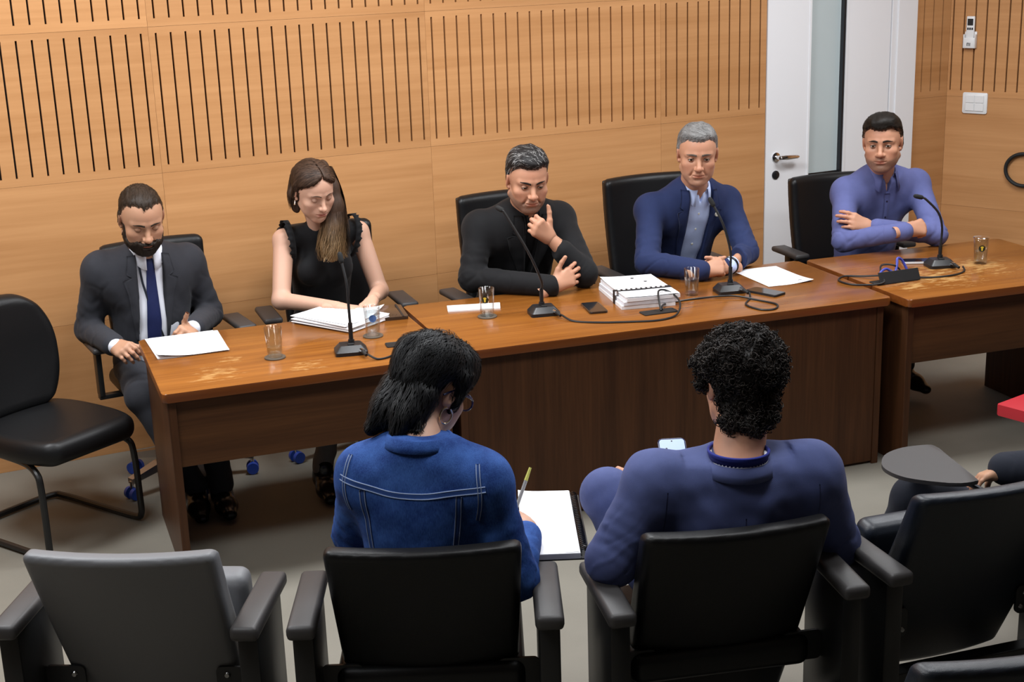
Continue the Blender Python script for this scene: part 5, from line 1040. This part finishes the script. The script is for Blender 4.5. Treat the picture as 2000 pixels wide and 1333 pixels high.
mesh_obj('nape_hair', B.hw(V), F, 'hair', B.root, True, pigment=np.array([.006, .006, .007]) * np.r_[np.ones((len(V) - len(sv), 1)), np.repeat(rng.uniform(.4, 2.2, (len(sv) // 12, 1)), 12, 0)])
bm = bmesh.new(); tube(bm, B.hw([[.084 + .003 * math.sin(t), -.006 + .019 * math.sin(t), -.052 + .021 * math.cos(t)] for t in np.linspace(.35, 6.0, 22)]), .0027, 8); plain('gold', (.83, .68, .45), .2, metal=1.); bm_obj('hoop_earring', bm, 'gold', B.root, True)
bm = bmesh.new()
for s in (-1, 1): tube(bm, B.hw([[s * .033 + .028 * math.cos(t) * (1 - .1 * math.sin(t)), .112 - .25 * abs(s * .033 + .028 * math.cos(t)) ** 1.3, -.002 + .021 * math.sin(t)] for t in np.linspace(0, 2 * PI, 28, endpoint=False)]), .0028, 6, True); tube(bm, B.hw([[s * .062, .102, .008], [s * .078, .07, .012], [s * .084, .02, .014], [s * .085, -.01, .016], [s * .083, -.04, -.004]]), .0026, 6)
tube(bm, B.hw([[-.006, .113, .0], [0, .116, .003], [.006, .113, .0]]), .0025, 6); gl = bm_obj('eyeglasses', bm, 'frame_blue', B.root, True)
B.hand(1, B.wrR, (.15, .80, .02), (.45, -.35, .75), curl=((50, 60, 30), (52, 65, 30), (55, 70, 35), (58, 72, 35)), thumb=((25, -30), (5, -15), (0, -10)), size=.93)
B.hand(-1, B.wrL, (.7, .5, -.2), (0, 0, 1), curl=((20, 30, 20),) * 4, size=.93)
jk = suit_top(B, .014, .003, .002, to=.80, r=(.056, .05, .044, .036), hips=.95, wide=1.0, seed=6); B.above(jk, .035, .012, .2); B.out('denim_jacket', jk, 'denim')
B.collar('jacket_collar', 'denim', (.078, .080), .022, .018, 48, .006, .02, z0=.006, y0=.0, thick=.005, rise=.02, back=.0)
def bk(x, z): return B.at(x, -.2, z)
def seam(pts, w=.016):
    P = B.front(jk, pts, 0, -1); o = B.strip('seam', jk, P, w, 'denim_seam', .0, .0028)
    for q in (-.42, .42):
        T = np.gradient(P, axis=0); T /= np.linalg.norm(T, axis=1, keepdims=True); S = np.cross(T, jk.grad(P)); B.strip('stitching', jk, P + S * w * q, .0021, 'stitch', .0026, .0008, parent=o)
seam([(x, -.070 - .012 * math.cos(x * 12)) for x in np.linspace(-.19, .19, 9)])
for q in (-1, 1): seam([(q * (.125 - .03 * t), -.082 - .32 * t) for t in np.linspace(0, 1, 6)])
seam([(.165 + .012 * math.sin(t * 3), -.01 - .14 * t) for t in np.linspace(0, 1, 6)], .010); seam([(-.165 - .012 * math.sin(t * 3), -.01 - .14 * t) for t in np.linspace(0, 1, 6)], .010)
E_, W_ = B.elR, B.wrR; cf = Field(W_ - .12, W_ + .12, .0045); cf.cap(E_ + (W_ - E_) * .58, E_ + (W_ - E_) * .80, .047, .045, .004); cf.noise(.0015, 60, 2); B.out('cuff', cf, 'denim')
B.legs('cloth_jeans_dark', 'shoe_black', ((.70, -2.86, .52), (.70, -2.78, .11), (.76, -2.55, .05)), ((.93, -2.98, .54), (.95, -2.88, .11), (1.02, -2.65, .05)))
B.finish_skin()

# --- curly-haired man in the blue blazer, seen from behind
B = Body('person', 'curly-haired man in blue blazer seen from behind holding phone', dict(head=(1.427, -3.520, 1.120), neck=(1.345, -3.625, .935), shL=(1.152, -3.545, .912), shR=(1.540, -3.685, .908), elL=(1.030, -3.53, .715), wrL=(1.300, -3.24, .735), elR=(1.655, -3.64, .665), wrR=(1.70, -3.35, .66), hip=(1.375, -3.50, .50)))
B.set_head(-.30, .30, .04, 1.06, jaw=1.05, neck_r=.06)
B.skin_head(SK3, ruddy=.2); B.brows((.014, .011, .009))
def puff(f): f.ell((0, -.03, .055), (.092, .1, .07), .03)
B.hair([(.11, .06), (.075, .05), (.055, .02), (.05, -.01), (.02, -.012), (.012, .022), (-.018, .03), (-.032, .0), (-.038, -.05), (-.05, -.095), (-.09, -.12), (-.19, -.13), (-.19, .2), (.17, .2), (.17, .06)], (.010, .008, .007),   .020, .006, n=0, extra=puff, noise=(.006, 130), aniso=(1, 1, 1), bend=3., taper=.024)
rng = np.random.RandomState(12); V, F = B.hair_f.mesh(); C = V[F].mean(1); C = C[rng.randint(0, len(C), 2800)]; G = B.hair_f.grad(C); bm = bmesh.new(); parts = []
for c, g in zip(C, G):
    a = unit(np.cross(g, rng.normal(size=3))); b2 = np.cross(g, a); r = rng.uniform(.004, .0085); t = np.linspace(0, rng.uniform(7, 13), 15); ax = unit(g * rng.uniform(.1, .9) + a * rng.normal() * .7); e1 = unit(np.cross(ax, b2)); e2 = np.cross(ax, e1)
    parts.append(c + np.outer(np.cos(t) * r, e1) + np.outer(np.sin(t) * r, e2) + np.outer(t * .0013 - .002, ax))
P = np.array(parts); T = np.gradient(P, axis=1); T /= np.linalg.norm(T, axis=2, keepdims=True); U = np.cross(T, np.array([.3, .5, .8])); U /= np.linalg.norm(U, axis=2, keepdims=True); W_ = np.cross(T, U); rr = .0013
ring = [P + rr * (math.cos(k * 2 * PI / 3) * U + math.sin(k * 2 * PI / 3) * W_) for k in range(3)]; V = np.stack(ring, 2).reshape(-1, 3); n_, m_ = P.shape[:2]; i = (np.arange(n_)[:, None] * m_ + np.arange(m_ - 1)[None]) * 3
F = np.concatenate([np.stack([i + k, i + (k + 1) % 3, i + 3 + (k + 1) % 3, i + 3 + k], 2).reshape(-1, 4) for k in range(3)])
mesh_obj('curls', B.hw(V), F, 'hair', B.root, True, pigment=np.repeat(np.array([.016, .012, .010]) * rng.uniform(.5, 1.7, (n_, 1)), m_ * 3, 0))
B.hand(-1, B.wrL, (.55, .8, .35), (-.5, .2, -.75), curl=((30, 40, 20),) * 4, thumb=((35, 20), (0, 10), (0, 5)), size=1.0)
B.hand(1, B.wrR, (.1, .8, -.1), (0, 0, 1))
sh = B.grid(['neck', 'shL', 'shR', 'hip']); B.torso(sh, -.03); B.above(sh, .05, .01, .2); B.out('shirt', sh, 'cloth_white')
jk = suit_top(B, .018, .0050, .0015, to=.95, wide=1.12, r=(.066, .06, .055, .045), seed=3, sh=.066, hips=1.1); B.above(jk, .045, .01, .1)
jk.crease(.006, 26, 5, .4, [(B.at(.0, -.13, -.14), .15, 1.), (B.at(-.16, -.1, -.12), .08, .8), (B.at(.16, -.1, -.12), .08, .8)]); jk.crease(-.005, 22, 9, .45, [(B.at(.0, -.13, -.18), .15, 1.)]); B.out('blazer', jk, 'cloth_blazer')
B.collar('shirt_collar', 'cloth_white', (.070, .072), .030, .01, 30, .005, .02, z0=.006, rise=.045, back=.0); B.collar('blazer_collar', 'cloth_blazer', (.082, .086), .018, .022, 50, .014, 0, z0=.006, thick=.003, rise=.04, back=.0)
def bl(x, z): return (x, z)
P = B.front(jk, [(0, -.06 - .30 * t) for t in np.linspace(0, 1, 6)], 0, -1); B.strip('back_seam', jk, P, .003, 'cuff_dark', -.0005, .0012)
for q_ in (-1, 1): P = B.front(B.chest, [(q_ * (.196 + .014 * t), .0 - .22 * t) for t in np.linspace(0, 1, 6)], 0, -1); B.strip('sleeve_seam', jk, P, .0028, 'cuff_dark', -.0005, .0012)
lb = B.collar('lanyard', 'lanyard_blue', (.076, .078), .014, .002, 40, .0, .0, z0=.032, back=.0, thick=.002, rise=.045)
B.legs('cloth_blazer', 'shoe_black', ((1.20, -3.20, .745), (1.50, -3.05, .60), (1.64, -2.98, .52)), ((1.50, -3.12, .52), (1.50, -3.02, .11), (1.56, -2.77, .05)), r=(.092, .078, .068, .055))
B.finish_skin()
# --- the neighbour at the right edge: legs, sleeve and hand in view
theatre_seat('black theatre seat cut off by the right edge', (2.72, -3.945), -1, 'leather_black', seat_up=False)
theatre_seat('black theatre seat in the row behind, only its upper edge showing', (1.195, -4.81), -13, 'leather_blue_black', seat_up=False, z0=.155)
B = Body('person', 'person in dark jeans at right edge, hand on thigh', dict(head=(2.80, -3.72, 1.19), neck=(2.74, -3.78, 1.03), shL=(2.56, -3.77, .97), shR=(2.93, -3.78, .97), elL=(2.56, -3.66, .72), wrL=(2.455, -3.455, .66), elR=(2.98, -3.66, .72), wrR=(2.88, -3.40, .64), hip=(2.70, -3.72, .51)))
B.set_head(-.5, .2, 0, 1.05); B.skin_head(SK1); B.brows((.02, .015, .012)); B.hair(HAIR_SHORT, (.02, .016, .013), n=800)
B.hand(-1, B.wrL, (-.75, .35, -.28), (.2, .2, 1), curl=((15, 20, 12),) * 4, size=.9); B.hand(1, B.wrR, (.1, .9, -.3), (0, 0, 1))
jk = suit_top(B, .022, to=1.02); B.above(jk, .05, .01, .2); B.out('jacket', jk, 'cloth_jeans_dark')
B.legs('cloth_jeans_dark', 'shoe_black', ((2.245, -3.29, .545), (2.21, -3.12, .11), (2.24, -2.88, .05)), ((2.86, -3.28, .54), (2.86, -3.15, .11), (2.88, -2.9, .05)), r=(.09, .075, .066, .055)); B.finish_skin()
# folding writing tablet on the seat's arm
t = tag(empty('writing_tablet', (2.19, -3.42, .70)), 'dark grey folding writing tablet on theatre seat arm', 'tablet')
simple('board', t, 'arm_plastic', lambda bm: prism(bm, [(p[0] - 2.19, p[1] + 3.42) for p in spline([(2.094, -3.306), (2.15, -3.262), (2.225, -3.246), (2.30, -3.262), (2.322, -3.285), (2.29, -3.39), (2.24, -3.545), (2.222, -3.568), (2.16, -3.552), (2.095, -3.488), (2.062, -3.43), (2.062, -3.36)], 4, True)][::-1], -.006, .006, .002), True)
simple('support_rod', t, 'dark_metal', lambda bm: tube(bm, spline([(.03, -.09, -.008), (.06, -.14, -.03), (.085, -.20, -.055)], 4), .009, 8), True)
# low table with red top
plain('red_lacquer', (.42, .02, .03), .45); t = tag(empty('side_table', (3.62, -2.78, 0), math.radians(12)), 'low side table with a bright red top at right edge', 'table')
simple('tabletop', t, 'red_lacquer', lambda bm: prism(bm, rrect(-.25, .25, -.3, .3, .01), .41, .455, .004), True); simple('pedestal', t, 'frame_black', lambda bm: (rod(bm, (0, 0, .02), (0, 0, .41), .025), rod(bm, (0, 0, 0), (0, 0, .02), .16, .15, 24)), True)
# phone in the hand of the man in the blazer
PM = Matrix.Translation((1.450, -3.155, .795)) @ Matrix.Rotation(math.radians(-22), 4, 'Z') @ Matrix.Rotation(math.radians(42), 4, 'X'); plain('screen_sky', (.25, .35, .55), .2, emit=(.35, .48, .75, .3)); plain('screen_dark', (.02, .02, .03), .2)
t = tag(empty('smartphone'), 'lit phone in the hand of the curly-haired man', 'phone'); t.matrix_world = PM
simple('case', t, 'frame_blue', lambda bm: prism(bm, rrect(-.041, .041, -.11, .062, .012), -.009, 0, .002), True); sc_ = simple('screen', t, 'screen_sky', lambda bm: prism(bm, rrect(-.037, .037, -.106, .058, .009), -.0005, .0008)); simple('camera_hole', sc_, 'screen_dark', lambda bm: lathe(bm, [(.0025, 0), (0, .0003)], 10, (0, .052, .0009)))
simple('picture_marks', sc_, 'screen_dark', lambda bm: (quad_sheet(bm, rect_pts((.012, -.004), .045, .012, 15), .0008, .0012), lathe(bm, [(.006, 0), (0, .0004)], 10, (.018, .010, .0009)), lathe(bm, [(.003, 0), (0, .0004)], 10, (-.018, .028, .0009))))
